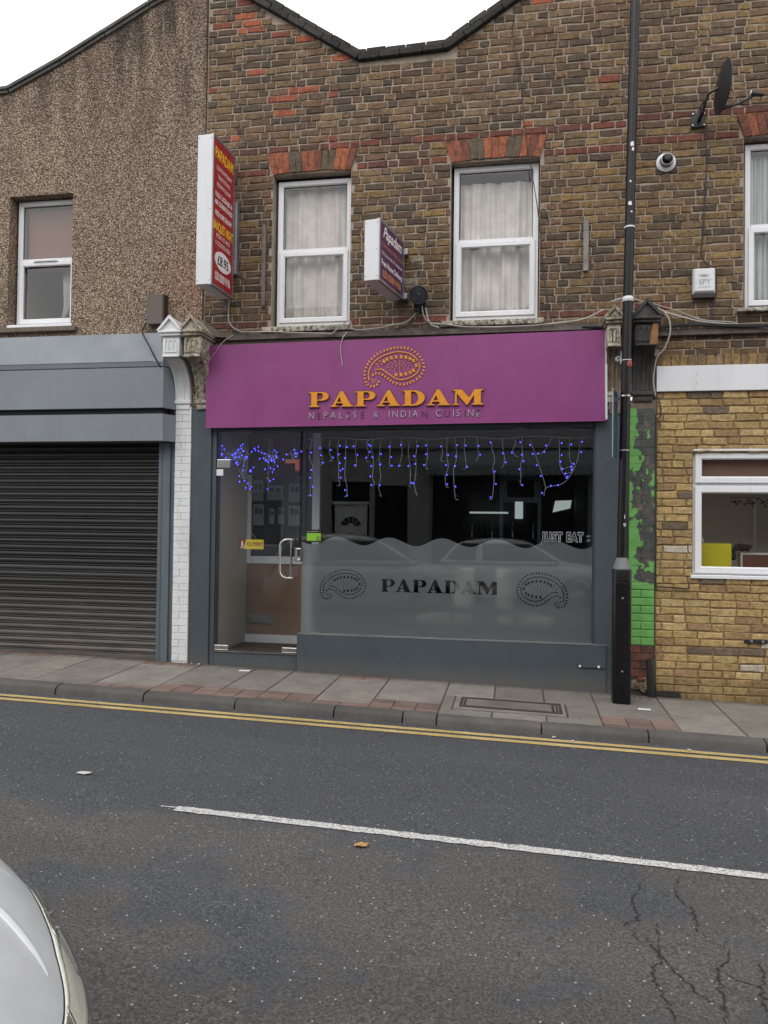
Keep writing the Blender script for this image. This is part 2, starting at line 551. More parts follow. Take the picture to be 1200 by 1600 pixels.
MEAN = (.178, .118, .072)
STOCK = [(.155, .115, .082), (.125, .100, .076), (.185, .135, .088), (.105, .086, .070), (.205, .155, .095), (.145, .118, .095), (.090, .070, .060), (.170, .110, .080)]
REDS = [(.30, .095, .055), (.24, .080, .055), (.36, .115, .060)]
DREDS = [(.17, .065, .048), (.14, .060, .048), (.20, .075, .052), (.11, .055, .048)]
OCHRE = [(.255, .170, .080), (.220, .145, .068), (.190, .125, .065), (.290, .190, .085), (.145, .100, .062), (.225, .138, .070)]
STOCK = [(a * 1.06, b * .94, c * .82) for a, b, c in STOCK]
PURP = [(.165, .100, .066), (.120, .078, .056), (.195, .118, .072), (.095, .066, .050), (.215, .150, .092)]
def upper_palette(k, x, z, r):
    if r.random() < .13 and k not in (0, 3, -21): return r.choice([(.072, .056, .046), (.090, .068, .055), (.080, .070, .058)])
    if k in (0, 3): return r.choice(DREDS)
    if k == -21: return r.choice(DREDS + [REDS[1]])
    if z > 5.5:
        if (x < -1.4 and z > 5.9 and r.random() < .13) or r.random() < .05: return r.choice(REDS)
        if x > .55: return r.choice(STOCK + OCHRE[:2] + PURP)
        return r.choice(PURP + STOCK[:4] + [PURP[4], STOCK[4]])
    if r.random() < .018: return (.30, .19, .07)
    if r.random() < .03: return (.34, .29, .23)
    if z < 4.2 and x < .5: return tuple(c * .88 for c in r.choice(STOCK + [OCHRE[4]]))
    return r.choice(STOCK + (OCHRE if x > .4 else OCHRE[1:3]))
Z0, CO = 5.19, .077

def coping(parent, path, name, seed, mat, col=(.050, .050, .050)):
    """two courses of dark tiles laid along a sloping top; every brick a piece"""
    r = random.Random(seed)
    for i in range(len(path) - 1):
        a, b = Vector((path[i][0], 0, path[i][1])), Vector((path[i + 1][0], 0, path[i + 1][1]))
        d = (b - a); L = d.length; d.normalize()
        up = Vector((-d.z, 0, d.x)) if d.x > 0 else Vector((d.z, 0, -d.x))
        for row, (h0, h1, yf) in enumerate(((0.0, .060, -.055), (.062, .115, -.035))):
            x = -.01 if row == 0 else -.12
            while x < L - .02:
                w_ = .225 * r.uniform(.9, 1.05)
                p, q = max(x, 0) + .003, min(x + w_, L) - .003
                x += w_
                if q - p < .03: continue
                m = MB()
                j = r.uniform(-.008, .006)
                m.box(p, q, yf + r.uniform(-.006, .004), .26, h0 + j * .4, h1 + j)
                me = m.mesh("coping_brick", bevel=.006, seg=1)
                A = Matrix.Translation(a) @ Matrix(((d.x, 0, up.x, 0), (0, 1, 0, 0), (d.z, 0, up.z, 0), (0, 0, 0, 1)))
                me.transform(A)
                o = link("coping_brick", me, mat, parent)
                t = r.uniform(.7, 1.4)
                o.color = (col[0] * t, col[1] * t, col[2] * t * .97, 1)
    return

def arch(parent, xc, half, z0, z1, seed, cols, rise=.0):
    """flat brick arch, one wedge-shaped brick after another"""
    r = random.Random(seed)
    n = len(cols)
    for i in range(n):
        f0, f1 = -1 + 2 * i / n, -1 + 2 * (i + 1) / n
        sp = .07
        g = .005
        def P(f, t): return xc + f * (half + sp * t)
        bz = lambda f: z0 + rise * (1 - f * f)
        poly = [(P(f0, 0) + g, bz(f0) + r.uniform(-.004, .004)), (P(f1, 0) - g, bz(f1) + r.uniform(-.004, .004)), (P(f1, 1) - g, z1 + r.uniform(-.004, .002)), (P(f0, 1) + g, z1 + r.uniform(-.004, .002))]
        m = MB(); m.prism(poly, 'y', r.uniform(-.012, -.004), .10)
        me = m.mesh("brick", bevel=.004, seg=1); me.materials.append(M['bS'])
        o = link("brick", me, None, parent)
        o.color = (*cols[i], 1)

O_, D_, B_, R_ = (.36, .125, .065), (.19, .078, .056), (.135, .105, .072), (.29, .105, .062)

def window(parent, x0, x1, z0, z1, zm, yf=.10, lower_sash=True, mat=None, fw=.055):
    mat = mat or M['upvc']
    fr = MB(); fr.ring(x0, x1, z0, z1, fw, yf, yf + .07)
    fr.box(x0 + fw, x1 - fw, yf + .004, yf + .066, zm - .03, zm + .03)
    f = fr.build("window", mat, parent, smooth=30)
    if lower_sash:
        s_ = MB(); s_.ring(x0 + fw * .55, x1 - fw * .55, z0 + fw * .6, zm - .006, .055, yf - .016, yf - .001)
        s_.build("sash", mat, f, smooth=30)
        MB().box(x0 + fw * 1.5, x1 - fw * 1.5, yf + .020, yf + .026, z0 + fw * 1.5, zm - .05).build("pane", M['glass'], f)
    else:
        MB().box(x0 + fw, x1 - fw, yf + .030, yf + .036, z0 + fw, zm - .03).build("pane", M['glass'], f)
    MB().box(x0 + fw, x1 - fw, yf + .030, yf + .036, zm + .03, z1 - fw).build("pane", M['glass'], f)
    # dark gasket lines round the panes
    g = MB()
    g.ring(x0 + fw, x1 - fw, zm + .03, z1 - fw, .006, yf + .022, yf + .029, .001)
    g.build("gasket", M['dark'], f)
    return f

def room(parent, x0, x1, y0, y1, z0, z1, mats, name="room"):
    """closed room behind an opening: walls, floor and ceiling as thick slabs, open to the front"""
    t = .03
    walls = MB().box(x0 - t, x0, y0, y1 + t, z0, z1).box(x1, x1 + t, y0, y1 + t, z0, z1).box(x0, x1, y1, y1 + t, z0, z1)
    walls.build(name + "_wall", mats[0], parent)
    MB().box(x0 - t, x1 + t, y0, y1 + t, z0 - t, z0).build(name + "_floor", mats[1], parent)
    MB().box(x0 - t, x1 + t, y0, y1 + t, z1, z1 + t).build(name + "_ceiling", mats[2], parent)

def curtain(x0, x1, z0, z1, y, label, seed, gather=.02, mat=None, blow=0.0):
    r = random.Random(seed)
    nx, nzv = 140, 16
    fs_ = [r.uniform(15, 19), r.uniform(25, 31), r.uniform(6, 8)]
    ph = [r.uniform(0, 6) for _ in range(3)]
    vs, fc = [], []
    for j in range(nzv + 1):
        t = j / nzv
        for i in range(nx + 1):
            u = i / nx
            amp = gather * (.6 + .6 * t)
            y_ = y + amp * (math.sin(u * fs_[0] * 2 + ph[0] + t * .5) * .9 + math.sin(u * fs_[1] * 2 + ph[1] - .9 * t) * .5 + math.sin(u * fs_[2] * 2 + ph[2] + 1.2 * t) * .7)
            y_ += noise.noise(Vector((u * 4, t * 5, seed))) * blow
            x_ = x0 + (x1 - x0) * u + .012 * noise.noise(Vector((u * 3, t * 2, seed + 5)))
            zb = z0 + .05 * max(0, noise.noise(Vector((u * 3 + seed, .5, 3)))) * 2
            vs.append((x_, y_, z1 + (zb - z1) * t))
    for j in range(nzv):
        for i in range(nx):
            a = j * (nx + 1) + i
            fc.append((a, a + 1, a + nx + 2, a + nx + 1))
    me = bpy.data.meshes.new("curtain"); me.from_pydata(vs, [], fc)
    for p in me.polygons: p.use_smooth = True
    o = link("curtain", me, mat)
    so = o.modifiers.new("thickness", 'SOLIDIFY'); so.thickness = .002
    return reg(o, label, "curtain", "curtains at the upper windows")

m_, nt, bs = nmat('curtain_cloth')
p = pos(nt)
nt.links.new(ramp(nt, nz(nt, p, 9, 4), [(.3, (.52, .49, .45)), (.7, (.66, .63, .58))]), bs.inputs['Base Color'])
bs.inputs['Roughness'].default_value = .9
bs.inputs['Transmission Weight'].default_value = .0
M['curtain'] = m_
M['net'] = paint('grey_net_cloth', (.50, .52, .52), .9, .1, .2, scale=8)
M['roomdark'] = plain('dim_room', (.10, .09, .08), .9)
M['roombrown'] = plain('brown_backsheet', (.20, .115, .08), .9)
M['roompale'] = paint('pale_greige_plaster', (.78, .73, .67), .9, .05, .1, scale=1.5)
M['roomgrey'] = paint('greige_plaster', (.52, .49, .45), .9, .06, .1, scale=1.5)

# ================================================================== GROUND
def zp(x, y): return -.045 - .024 * x + .018 * y           # pavement at the shops
def zr(x, y):                                              # cambered road
    return -.135 - .024 * x + .034 * (1 - min(1, abs((y + 5.9) / 4.5)) ** 2)

m_, nt, bs = nmat('asphalt')
p = pos(nt)
sep = N(nt, 'ShaderNodeSeparateXYZ'); g_ = N(nt, 'ShaderNodeNewGeometry'); nt.links.new(g_.outputs['Position'], sep.inputs[0])
fine = nz(nt, p, 85, 5, .85)
c = ramp(nt, fine, [(.34, (.012, .013, .015)), (.50, (.060, .062, .070)), (.66, (.155, .158, .168))])
# older, browner surfacing on the near side of the white line, worn through in bluish patches
edge = N(nt, 'ShaderNodeMath', operation='ADD'); 
wob = N(nt, 'ShaderNodeMath', operation='MULTIPLY'); wob.inputs[1].default_value = .16
nt.links.new(nz(nt, p, 1.6, 3), wob.inputs[0]); nt.links.new(sep.outputs['Y'], edge.inputs[0]); nt.links.new(wob.outputs[0], edge.inputs[1])
near = N(nt, 'ShaderNodeMapRange'); near.inputs['From Min'].default_value = -3.66; near.inputs['From Max'].default_value = -3.76
nt.links.new(edge.outputs[0], near.inputs['Value'])
pat = ramp(nt, nz(nt, p, 1.25, 7, .62), [(.42, (1, 1, 1)), (.52, (0, 0, 0))])
m1 = N(nt, 'ShaderNodeMath', operation='MULTIPLY'); nt.links.new(near.outputs[0], m1.inputs[0])
inv = N(nt, 'ShaderNodeInvert'); nt.links.new(pat, inv.inputs['Color']); 
nt.links.new(inv.outputs[0], m1.inputs[1])
brn = ramp(nt, nz(nt, p, 80, 5, .85), [(.34, (.017, .0165, .016)), (.5, (.078, .0755, .073)), (.66, (.180, .174, .168))])
c = mix(nt, m1.outputs[0], c, brn)
big = ramp(nt, nz(nt, pos(nt, (.35, 1.6, 1)), .9, 5), [(.3, (.84,) * 3), (.7, (1.12,) * 3)])
c = mix(nt, 1.0, c, big, 'MULTIPLY')
vo = N(nt, 'ShaderNodeTexVoronoi'); vo.inputs['Scale'].default_value = 42; nt.links.new(p, vo.inputs['Vector'])
st_ = ramp(nt, vo.outputs['Distance'], [(.13, (1, 1, 1)), (.20, (0, 0, 0))])
wn_ = N(nt, 'ShaderNodeTexWhiteNoise'); nt.links.new(vo.outputs['Position'], wn_.inputs['Vector'])
sel = ramp(nt, wn_.outputs['Value'], [(.86, (0, 0, 0)), (.87, (1, 1, 1))])
sm = N(nt, 'ShaderNodeMath', operation='MULTIPLY'); nt.links.new(st_, sm.inputs[0]); nt.links.new(sel, sm.inputs[1])
c = mix(nt, sm.outputs[0], c, (.46, .46, .47))
nt.links.new(c, bs.inputs['Base Color'])
bs.inputs['Roughness'].default_value = .8
bs.inputs['Specular IOR Level'].default_value = .35
bump(nt, bs, nz(nt, p, 95, 5, .8), .9, .006)
M['asphalt'] = m_

def slabmat(name, c1, c2, c3, attr=True):
    m, nt, bs = nmat(name)
    p = pos(nt)
    c = ramp(nt, nz(nt, p, 3.0, 7, .7), [(.3, c1), (.52, c2), (.75, c3)])
    if attr: c = mix(nt, 1.0, c, N(nt, 'ShaderNodeObjectInfo').outputs['Color'], 'MULTIPLY')
    f = ramp(nt, nz(nt, p, 160, 3, .8), [(.3, (.72,) * 3), (.7, (1.22,) * 3)])
    c = mix(nt, 1.0, c, f, 'MULTIPLY')
    d = ramp(nt, nz(nt, p, 14, 6, .7), [(.56, (0, 0, 0)), (.72, (.5,) * 3)])
    c = mix(nt, d, c, (.055, .050, .046))
    g2 = N(nt, 'ShaderNodeNewGeometry'); s2_ = N(nt, 'ShaderNodeSeparateXYZ'); nt.links.new(g2.outputs['Position'], s2_.inputs[0])
    wy = N(nt, 'ShaderNodeMath', operation='ADD'); nt.links.new(s2_.outputs['Y'], wy.inputs[0])
    w2_ = N(nt, 'ShaderNodeMath', operation='MULTIPLY'); w2_.inputs[1].default_value = .16; nt.links.new(nz(nt, p, 7, 5, .7), w2_.inputs[0]); nt.links.new(w2_.outputs[0], wy.inputs[1])
    wm = N(nt, 'ShaderNodeMapRange'); wm.inputs['From Min'].default_value = -.10; wm.inputs['From Max'].default_value = .04; wm.inputs['To Max'].default_value = .8
    nt.links.new(wy.outputs[0], wm.inputs['Value'])
    c = mix(nt, wm.outputs[0], c, (.060, .046, .036))
    nt.links.new(c, bs.inputs['Base Color'])
    bs.inputs['Roughness'].default_value = .88
    bump(nt, bs, nz(nt, p, 90, 5), .4, .004)
    return m
M['slab'] = slabmat('concrete_slab', (.145, .131, .116), (.200, .182, .162), (.250, .230, .206))
M['paver'] = slabmat('red_paver', (.125, .088, .075), (.165, .112, .094), (.200, .145, .122))
M['kerb'] = slabmat('granite_kerb', (.060, .056, .053), (.085, .080, .075), (.120, .112, .104))
M['joint'] = mortar_mat('joint_dirt', (.050, .044, .038), (.085, .075, .062))

# road: one sheet, with the buildings' ground running on below it
xs = [-40, -25, -15, -9, -6, -4, -2, 0, 2, 4, 6, 9, 15, 25, 40]
ys = [-10.42, -9.5, -8.5, -7.5, -6.5, -5.5, -4.5, -3.5, -2.8, -2.2, -1.8, -1.40]
vs = [(x, y, zr(x, y)) for y in ys for x in xs]
fs = [(j * len(xs) + i, j * len(xs) + i + 1, (j + 1) * len(xs) + i + 1, (j + 1) * len(xs) + i) for j in range(len(ys) - 1) for i in range(len(xs) - 1)]
road = MB().add(vs, fs).build('road', M['asphalt'], smooth=60)
reg(road, kind='structure', label='dark asphalt road with brownish patches')
g = MB().add([(x, y, -.024 * x - .42) for y in (-40, 30) for x in (-60, 60)], [(0, 1, 3, 2)])
reg(g.build('ground', M['joint']), kind='structure', label='ground below the street')

# painted lines as thin sheets on the road
m_, nt, bs = nmat('yellow_road_paint')
p = pos(nt)
wear = ramp(nt, nz(nt, p, 60, 5, .8), [(.46, (0, 0, 0)), (.66, (.7,) * 3)])
c = mix(nt, wear, ramp(nt, nz(nt, p, 5, 4), [(.3, (.42, .30, .095)), (.7, (.56, .42, .18))]), (.085, .080, .075))
nt.links.new(c, bs.inputs['Base Color']); bs.inputs['Roughness'].default_value = .8
bump(nt, bs, nz(nt, p, 90, 4), .5, .004)
M['yline'] = m_
m_, nt, bs = nmat('white_road_paint')
wear = ramp(nt, nz(nt, pos(nt), 75, 6, .85), [(.47, (0, 0, 0)), (.58, (.9,) * 3)])
c = mix(nt, wear, (.60, .60, .58), (.075, .075, .078))
nt.links.new(c, bs.inputs['Base Color']); bs.inputs['Roughness'].default_value = .75
bump(nt, bs, nz(nt, pos(nt), 90, 4), .6, .005)
M['wline'] = m_

def strip(name, x0, x1, ya, yb, mat, label=None, n=90, rag=.0, seed=0, y_at=None):
    m = MB(); vs, fs = [], []
    for i in range(n + 1):
        x = x0 + (x1 - x0) * i / n
        yo = y_at(x) if y_at else 0
        a, b = ya + yo + noise.noise(Vector((x * 14, seed, 0))) * rag, yb + yo + noise.noise(Vector((x * 14, seed + 9, 0))) * rag
        vs += [(x, a, zr(x, a) + .0045), (x, b, zr(x, b) + .0045)]
    for i in range(n): fs.append((2 * i, 2 * i + 1, 2 * i + 3, 2 * i + 2))
    o = m.add(vs, fs).build(name, mat, road, fix=True)
    if label: o['label'] = label
    return o
strip('yellow_line', -14, 9, -1.620, -1.548, M['yline'], rag=.006, seed=1, n=400)
strip('yellow_line', -14, 9, -1.748, -1.672, M['yline'], rag=.006, seed=2, n=400)
strip('white_line', -1.84, 3.4, -3.765, -3.695, M['wline'], 'worn white centre line', rag=.011, seed=3, n=420, y_at=lambda x: -.022 * (x + .6) )
strip('white_line', -7.8, -5.0, -3.765, -3.695, M['wline'], rag=.011, seed=5, n=200)
strip('cross_line', -1.93, -1.80, -3.70, -3.685, M['wline'], rag=.01, seed=6, n=20)

m_ = plain('crack_shadow_dirt', (.018, .017, .016), .95)
for k, pl in enumerate([[(.6, -3.93), (.51, -4.17), (.51, -4.34), (.45, -4.4), (.5, -4.56)], [(.77, -3.85), (.71, -4.07), (.75, -4.21), (.74, -4.37), (.79, -4.50)],
           [(.58, -4.35), (.54, -4.63), (.5, -4.74), (.51, -4.90), (.55, -5.1)], [(.82, -4.41), (.8, -4.57), (.74, -4.67), (.71, -4.88), (.68, -5.1), (.70, -5.4)],
           [(.9, -4.56), (.91, -4.64), (.86, -4.77), (.85, -4.98), (.9, -5.3)], [(.74, -4.67), (.86, -4.74), (.95, -4.72)], [(.51, -4.5), (.62, -4.8), (.70, -4.9)]]):
    pts = catmull([Vector((a, b, 0)) for a, b in pl], 14)
    r_ = random.Random(k); m = MB(); vs, fs = [], []
    for i, q in enumerate(pts):
        wd = (.0012 + .0055 * r_.random() ** 2) * (0.25 + math.sin(PI * min(1, (i + 1) / len(pts))))
        a_ = .022 * noise.noise(Vector((q.x * 40, q.y * 40, k))) + .010 * noise.noise(Vector((q.x * 120, q.y * 120, k)))
        x, y = q.x + a_ + r_.uniform(-.003, .003), q.y + r_.uniform(-.002, .002)
        vs += [(x - wd, y, zr(x, y) + .0030), (x + wd, y, zr(x, y) + .0030)]
    for i in range(len(pts) - 1): fs.append((2 * i, 2 * i + 1, 2 * i + 3, 2 * i + 2))
    m.add(vs, fs).build('crack', m_, road)

# pavement: bedding with separate slabs, red pavers and kerb stones on it
PV = []
m = MB()
vs = []
for y in (-1.38, .10):
    for x in (-14, 9): vs.append((x, y, zp(x, y) - .012))
m.add(vs + [(v[0], v[1], v[2] - .4) for v in vs], [(0, 1, 3, 2), (4, 6, 7, 5), (0, 4, 5, 1), (1, 5, 7, 3), (3, 7, 6, 2), (2, 6, 4, 0)])
pavement = m.build('pavement', M['joint'])
reg(pavement, kind='structure', label='pavement of concrete slabs and small red pavers')
kerb = MB().add([(x, y, zr(x, -1.42) - .05 + z) for z in (-.2, 0) for y in (-1.40, -1.30) for x in (-14, 9)],
                [(0, 2, 3, 1), (4, 5, 7, 6), (0, 1, 5, 4), (1, 3, 7, 5), (3, 2, 6, 7), (2, 0, 4, 6)]).build('kerb', M['joint'])
reg(kerb, kind='structure', label='low weathered kerb')

SM = {}
def slab_obj(name, x0, x1, y0, y1, mat, parent, r, lift=0.0, th=.05, bev=.006, tone=(.82, 1.12), gap=.005):
    key = (name, round(x1 - x0, 2), round(y1 - y0, 2))
    if key not in SM:
        w_, d_ = (x1 - x0) / 2 - gap, (y1 - y0) / 2 - gap
        SM[key] = MB().box(-w_, w_, -d_, d_, -th, 0).mesh(name, bevel=bev, seg=1)
        SM[key].materials.append(mat)
    o = bpy.data.objects.new(name, SM[key]); COL.objects.link(o)
    cx, cy = (x0 + x1) / 2, (y0 + y1) / 2
    o.location = (cx, cy, zp(cx, cy) + lift + r.uniform(-.002, .002))
    o.rotation_euler = (.018 + r.uniform(-.004, .004), .024 + r.uniform(-.004, .004), 0)
    t = r.uniform(*tone); o.color = (t, t * r.uniform(.985, 1.01), t * r.uniform(.97, 1.01), 1)
    o.parent = parent
    return o
r = random.Random(5)
x = -10.2
MH = (-.50, .40, -1.02, -.60)          # utility cover
while x < 5.2:
    w_ = r.choice([.60, .45, .50, .60, .40])
    if -.65 < x < .40: w_ = .45
    y_in, y_out = -.035, -1.285
    kind = r.choice('ABCAB')
    segs = []
    if kind == 'A': segs = [('s', .62), ('s', .63)]
    elif kind == 'B': segs = [('s', .90), ('p', .35)]
    else: segs = [('p', .18), ('s', .90), ('p', .17)]
    if .78 < x < 1.25: segs = [('p', .42), ('s', .60), ('p', .23)]
    if x + w_ > MH[0] and x < MH[1]: segs = [('s', 1.25)]
    y = y_in
    for t, d in segs:
        ya, yb = y - d, y
        y -= d
        if t == 's':
            if ya < MH[3] and yb > MH[2] and x + w_ > MH[0] and x < MH[1]:
                for (p, q) in ((yb, MH[3] + .005), (MH[2] - .06, ya)):
                    if p - q > .08: slab_obj('paving_slab', x, x + w_, q, p, M['slab'], pavement, r)
                for (p, q) in ((x, MH[0] - .045), (MH[1] + .03, x + w_)):
                    if q - p > .05: slab_obj('paving_slab', p, q, MH[2] - .055, MH[3], M['slab'], pavement, r)
            else: slab_obj('paving_slab', x, x + w_, ya, yb, M['slab'], pavement, r)
        else:
            nrow = max(1, round(d / .105)); ncol = max(1, round(w_ / .205)) if nrow > 1 else max(1, round(w_ / .21))
            for a in range(nrow):
                for b in range(ncol):
                    px0, px1 = x + w_ * b / ncol, x + w_ * (b + 1) / ncol
                    py0, py1 = ya + d * a / nrow, ya + d * (a + 1) / nrow
                    if py0 < MH[3] and py1 > MH[2] and px1 > MH[0] and px0 < MH[1]: continue
                    slab_obj('paver', px0, px1, py0, py1, M['paver'], pavement, r, tone=(.8, 1.25), gap=.003, bev=.004)
    x += w_
# kerb stones
xk = [-4.05 - .85 * i for i in range(7, 0, -1)] + [-4.05, -3.21, -2.37, -1.5, -.92, -.64, .2, 1.02] + [1.02 + .86 * i for i in range(1, 7)]
KM = {}
for a, b in zip(xk[:-1], xk[1:]):
    L = b - a - .012
    prof = [(-1.285, -.14), (-1.285, 0), (-1.375, -.001), (-1.405, -.012), (-1.420, -.034), (-1.432, -.16)]
    m = MB(); m.loops([[(-L / 2 + e * .004, y, z - e * .003) for y, z in prof] for e in (1, 0)] + [[(L / 2 - e * .004, y, z - e * .003) for y, z in prof] for e in (0, 1)])
    me = m.mesh('kerb_stone', smooth=50); me.materials.append(M['kerb'])
    o = bpy.data.objects.new('kerb_stone', me); COL.objects.link(o)
    cx = (a + b) / 2
    o.location = (cx, 0, zr(cx, -1.42) + .078 + r.uniform(-.003, .003)); o.rotation_euler = (r.uniform(-.004, .004), .024 + r.uniform(-.004, .004), 0)
    t = r.uniform(.85, 1.2); o.color = (t, t, t, 1); o.parent = kerb

# utility cover in the pavement
ux, uy = (MH[0] + MH[1]) / 2, (MH[2] + MH[3]) / 2
uc = empty('utility_cover', (ux, uy, zp(ux, uy)), 'long rusty framed cover filled with concrete set in the pavement', 'utility cover')
hw, hd = .44, .175
def tilt(me): me.transform(Matrix.Translation((ux, uy, zp(ux, uy))) @ Matrix.Rotation(.024, 4, 'Y') @ Matrix.Rotation(.018, 4, 'X')); return me
link('surround', tilt(MB().box(-hw - .05, hw + .03, -hd - .06, hd + .03, -.05, -.001).mesh('surround', bevel=.004)), M['slab'], uc)
mf = MB()
for i0, i1, zt in ((0, .022, .004), (.032, .050, .003)):
    mf.box(-hw + i0, hw - i0, hd - i1, hd - i0, -.02, zt).box(-hw + i0, hw - i0, -hd + i0, -hd + i1, -.02, zt)
    mf.box(-hw + i0, -hw + i1, -hd + i1, hd - i1, -.02, zt).box(hw - i1, hw - i0, -hd + i1, hd - i1, -.02, zt)
mf.box(hw - .085, hw - .065, -hd + .05, hd - .05, -.02, .003)
M['rust'] = paint('rusty_iron', (.060, .048, .040), .7, .3, .5, (.02, .018, .016), 12, metal=.3, bmp=.5)
M['infill'] = slabmat('pebbly_concrete', (.10, .085, .078), (.15, .13, .12), (.20, .18, .165), False)
link('frame', tilt(mf.mesh('frame')), M['rust'], uc)
link('infill', tilt(MB().box(-hw + .052, hw - .09, -hd + .052, hd - .052, -.02, .0015).box(-hw - .0, hw, -hd, hd, -.03, -.004).mesh('infill')), M['infill'], uc)

# ================================================================== CENTRE BUILDING (brick, over the restaurant)
BC = empty('brick_building', (-1.1, .1, 0), 'brown and red brick upper storey with two curtained windows above the purple sign', 'building')
VAL = [(-3.34, 7.40), (-1.67, 6.31), (-.74, 6.34), (1.05, 7.46)]
def vz(x):
    for (a, b) in zip(VAL[:-1], VAL[1:]):
        if a[0] <= x <= b[0]: return a[1] + (b[1] - a[1]) * (x - a[0]) / (b[0] - a[0])
    return 7.4
OPC = [(-2.575, -1.735, 3.573, 5.19), (-.70, .185, 3.573, 5.19)]
mw = slab([(-3.33, 2.6), (1.05, 2.6), (1.05, 7.46), (-.74, 6.34), (-1.67, 6.31), (-3.33, 7.39)], [rect(a, b, c, d) for a, b, c, d in OPC], .009, .26)
wallC = mw.build('wall', M['mortar'], BC)
ar_open = [(-2.575 - .035, -1.735 + .035, 5.18, 5.42), (-.70 - .035, .185 + .035, 5.18, 5.42)]
lay(wallC, -3.32, 1.05, (Z0, range(-22, 30)), CO, OPC + ar_open, lambda x, z: z < vz(x) + .005, upper_palette, M['bS'], M['bA'], 3)
coping(wallC, [VAL[0], VAL[1], VAL[2], VAL[3]], 'coping', 4, M['bS'])
arch(wallC, -2.155, .42, 5.195, 5.415, 1, [R_, O_, R_, B_, B_, R_, R_, D_, B_, B_, O_, O_, D_], .018)
arch(wallC, -.2575, .4425, 5.195, 5.415, 2, [R_, R_, D_, B_, B_, O_, R_, O_, B_, B_, O_, D_, R_], .020)
# brick reveals at the left of each opening come from the wall's own thickness; sills
for (a, b, c, d), lb in zip(OPC, ('', '')):
    s_ = MB().box(a - .09, b + .05, -.055, .17, 3.515, 3.572)
    me = s_.mesh('sill', bevel=.008, seg=2)
    link('sill', me, M['sill'], BC)
window(BC, -2.545, -1.745, 3.61, 5.155, 4.40)
window(BC, -.675, .175, 3.61, 5.18, 4.405)
for (a, b, c, d) in OPC:
    hd_ = MB().box(a, b, .12, .25, 5.157 if a < -1 else 5.182, 5.19); hd_.build('lintel', M['dark'], BC)
curtain(-2.50, -1.79, 3.66, 5.12, .23, 'pale grey gathered curtain behind the glass of the window beside the red sign', 3, .017, M['curtain'], .03)
curtain(-.62, .13, 3.68, 5.06, .24, 'cream curtain with deep folds in the window above the sign lettering', 8, .022, M['curtain'], .04)
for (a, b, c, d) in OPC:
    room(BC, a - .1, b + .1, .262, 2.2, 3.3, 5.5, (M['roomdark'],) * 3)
# sooty ledge and lost stucco between brickwork and sign
m = MB(); m.box(-3.30, 1.04, -.05, .02, 3.445, 3.495)
mm = m.mesh('ledge', sub=3); mb_ = MB(); mb_.v = [tuple(v.co) for v in mm.vertices]; mb_.f = [tuple(p.vertices) for p in mm.polygons]
mb_.jitter(.012, 2, 7); mb_.build('ledge', M['soot'], BC)
r = random.Random(9)
m = MB(); x = -3.28
while x < 1.0:
    L = r.uniform(.10, .30); m.box(x, x + L - .01, -.025 + r.uniform(-.01, .01), .01, 3.497, 3.512 + r.uniform(0, .02)); x += L
m.jitter(.006, 4, 11); m.build('mortar_crust', M['soot'], BC)

# ================================================================== LEFT BUILDING (pebbledash)
BL = empty('pebbledash_building', (-6, .1, 0), 'brown pebbledash upper storey with one white window, left of the brick front', 'building')
m_, nt, bs = nmat('pebbledash')
p = pos(nt)
vo = N(nt, 'ShaderNodeTexVoronoi'); vo.inputs['Scale'].default_value = 74; vo.inputs['Randomness'].default_value = 1
pw = N(nt, 'ShaderNodeVectorMath', operation='ADD'); 
nn = N(nt, 'ShaderNodeTexNoise'); nn.inputs['Scale'].default_value = 40; nt.links.new(p, nn.inputs['Vector'])
vm = N(nt, 'ShaderNodeVectorMath', operation='SCALE'); vm.inputs['Scale'].default_value = .012
nt.links.new(nn.outputs['Color'], vm.inputs[0]); nt.links.new(p, pw.inputs[0]); nt.links.new(vm.outputs[0], pw.inputs[1])
nt.links.new(pw.outputs[0], vo.inputs['Vector'])
wn_ = N(nt, 'ShaderNodeTexWhiteNoise'); nt.links.new(vo.outputs['Position'], wn_.inputs['Vector'])
peb = ramp(nt, wn_.outputs['Value'], [(.0, (.22, .155, .115)), (.25, (.34, .245, .185)), (.55, (.44, .335, .255)), (.8, (.53, .42, .33)), (.97, (.66, .56, .46))])
gapc = ramp(nt, vo.outputs['Distance'], [(.34, (1, 1, 1)), (.66, (.34, .29, .26))])
c = mix(nt, 1.0, peb, gapc, 'MULTIPLY')
# dark weather streaks running down from the roof edge, reddish stain near the sign
sepp = N(nt, 'ShaderNodeSeparateXYZ'); gg = N(nt, 'ShaderNodeNewGeometry'); nt.links.new(gg.outputs['Position'], sepp.inputs[0])
ht = N(nt, 'ShaderNodeMapRange'); ht.inputs['From Min'].default_value = 4.9; ht.inputs['From Max'].default_value = 6.9
nt.links.new(sepp.outputs['Z'], ht.inputs['Value'])
stk = ramp(nt, nz(nt, pos(nt, (3.2, 1, .55)), 1.4, 5, .6), [(.36, (0, 0, 0)), (.60, (1,) * 3)])
mm_ = N(nt, 'ShaderNodeMath', operation='MULTIPLY'); nt.links.new(ht.outputs[0], mm_.inputs[0]); nt.links.new(stk, mm_.inputs[1])
c = mix(nt, mm_.outputs[0], c, mix(nt, 1.0, c, (.30, .30, .33), 'MULTIPLY'))
big = ramp(nt, nz(nt, p, .8, 5), [(.3, (.82, .84, .84)), (.7, (1.0, 1.02, 1.0))])
c = mix(nt, 1.0, c, big, 'MULTIPLY')
dx = N(nt, 'ShaderNodeVectorMath', operation='DISTANCE'); nt.links.new(gg.outputs['Position'], dx.inputs[0]); dx.inputs[1].default_value = (-3.38, 0, 4.1)
rs = ramp(nt, dx.outputs['Value'], [(.10, (.45,) * 3), (.62, (0, 0, 0))])
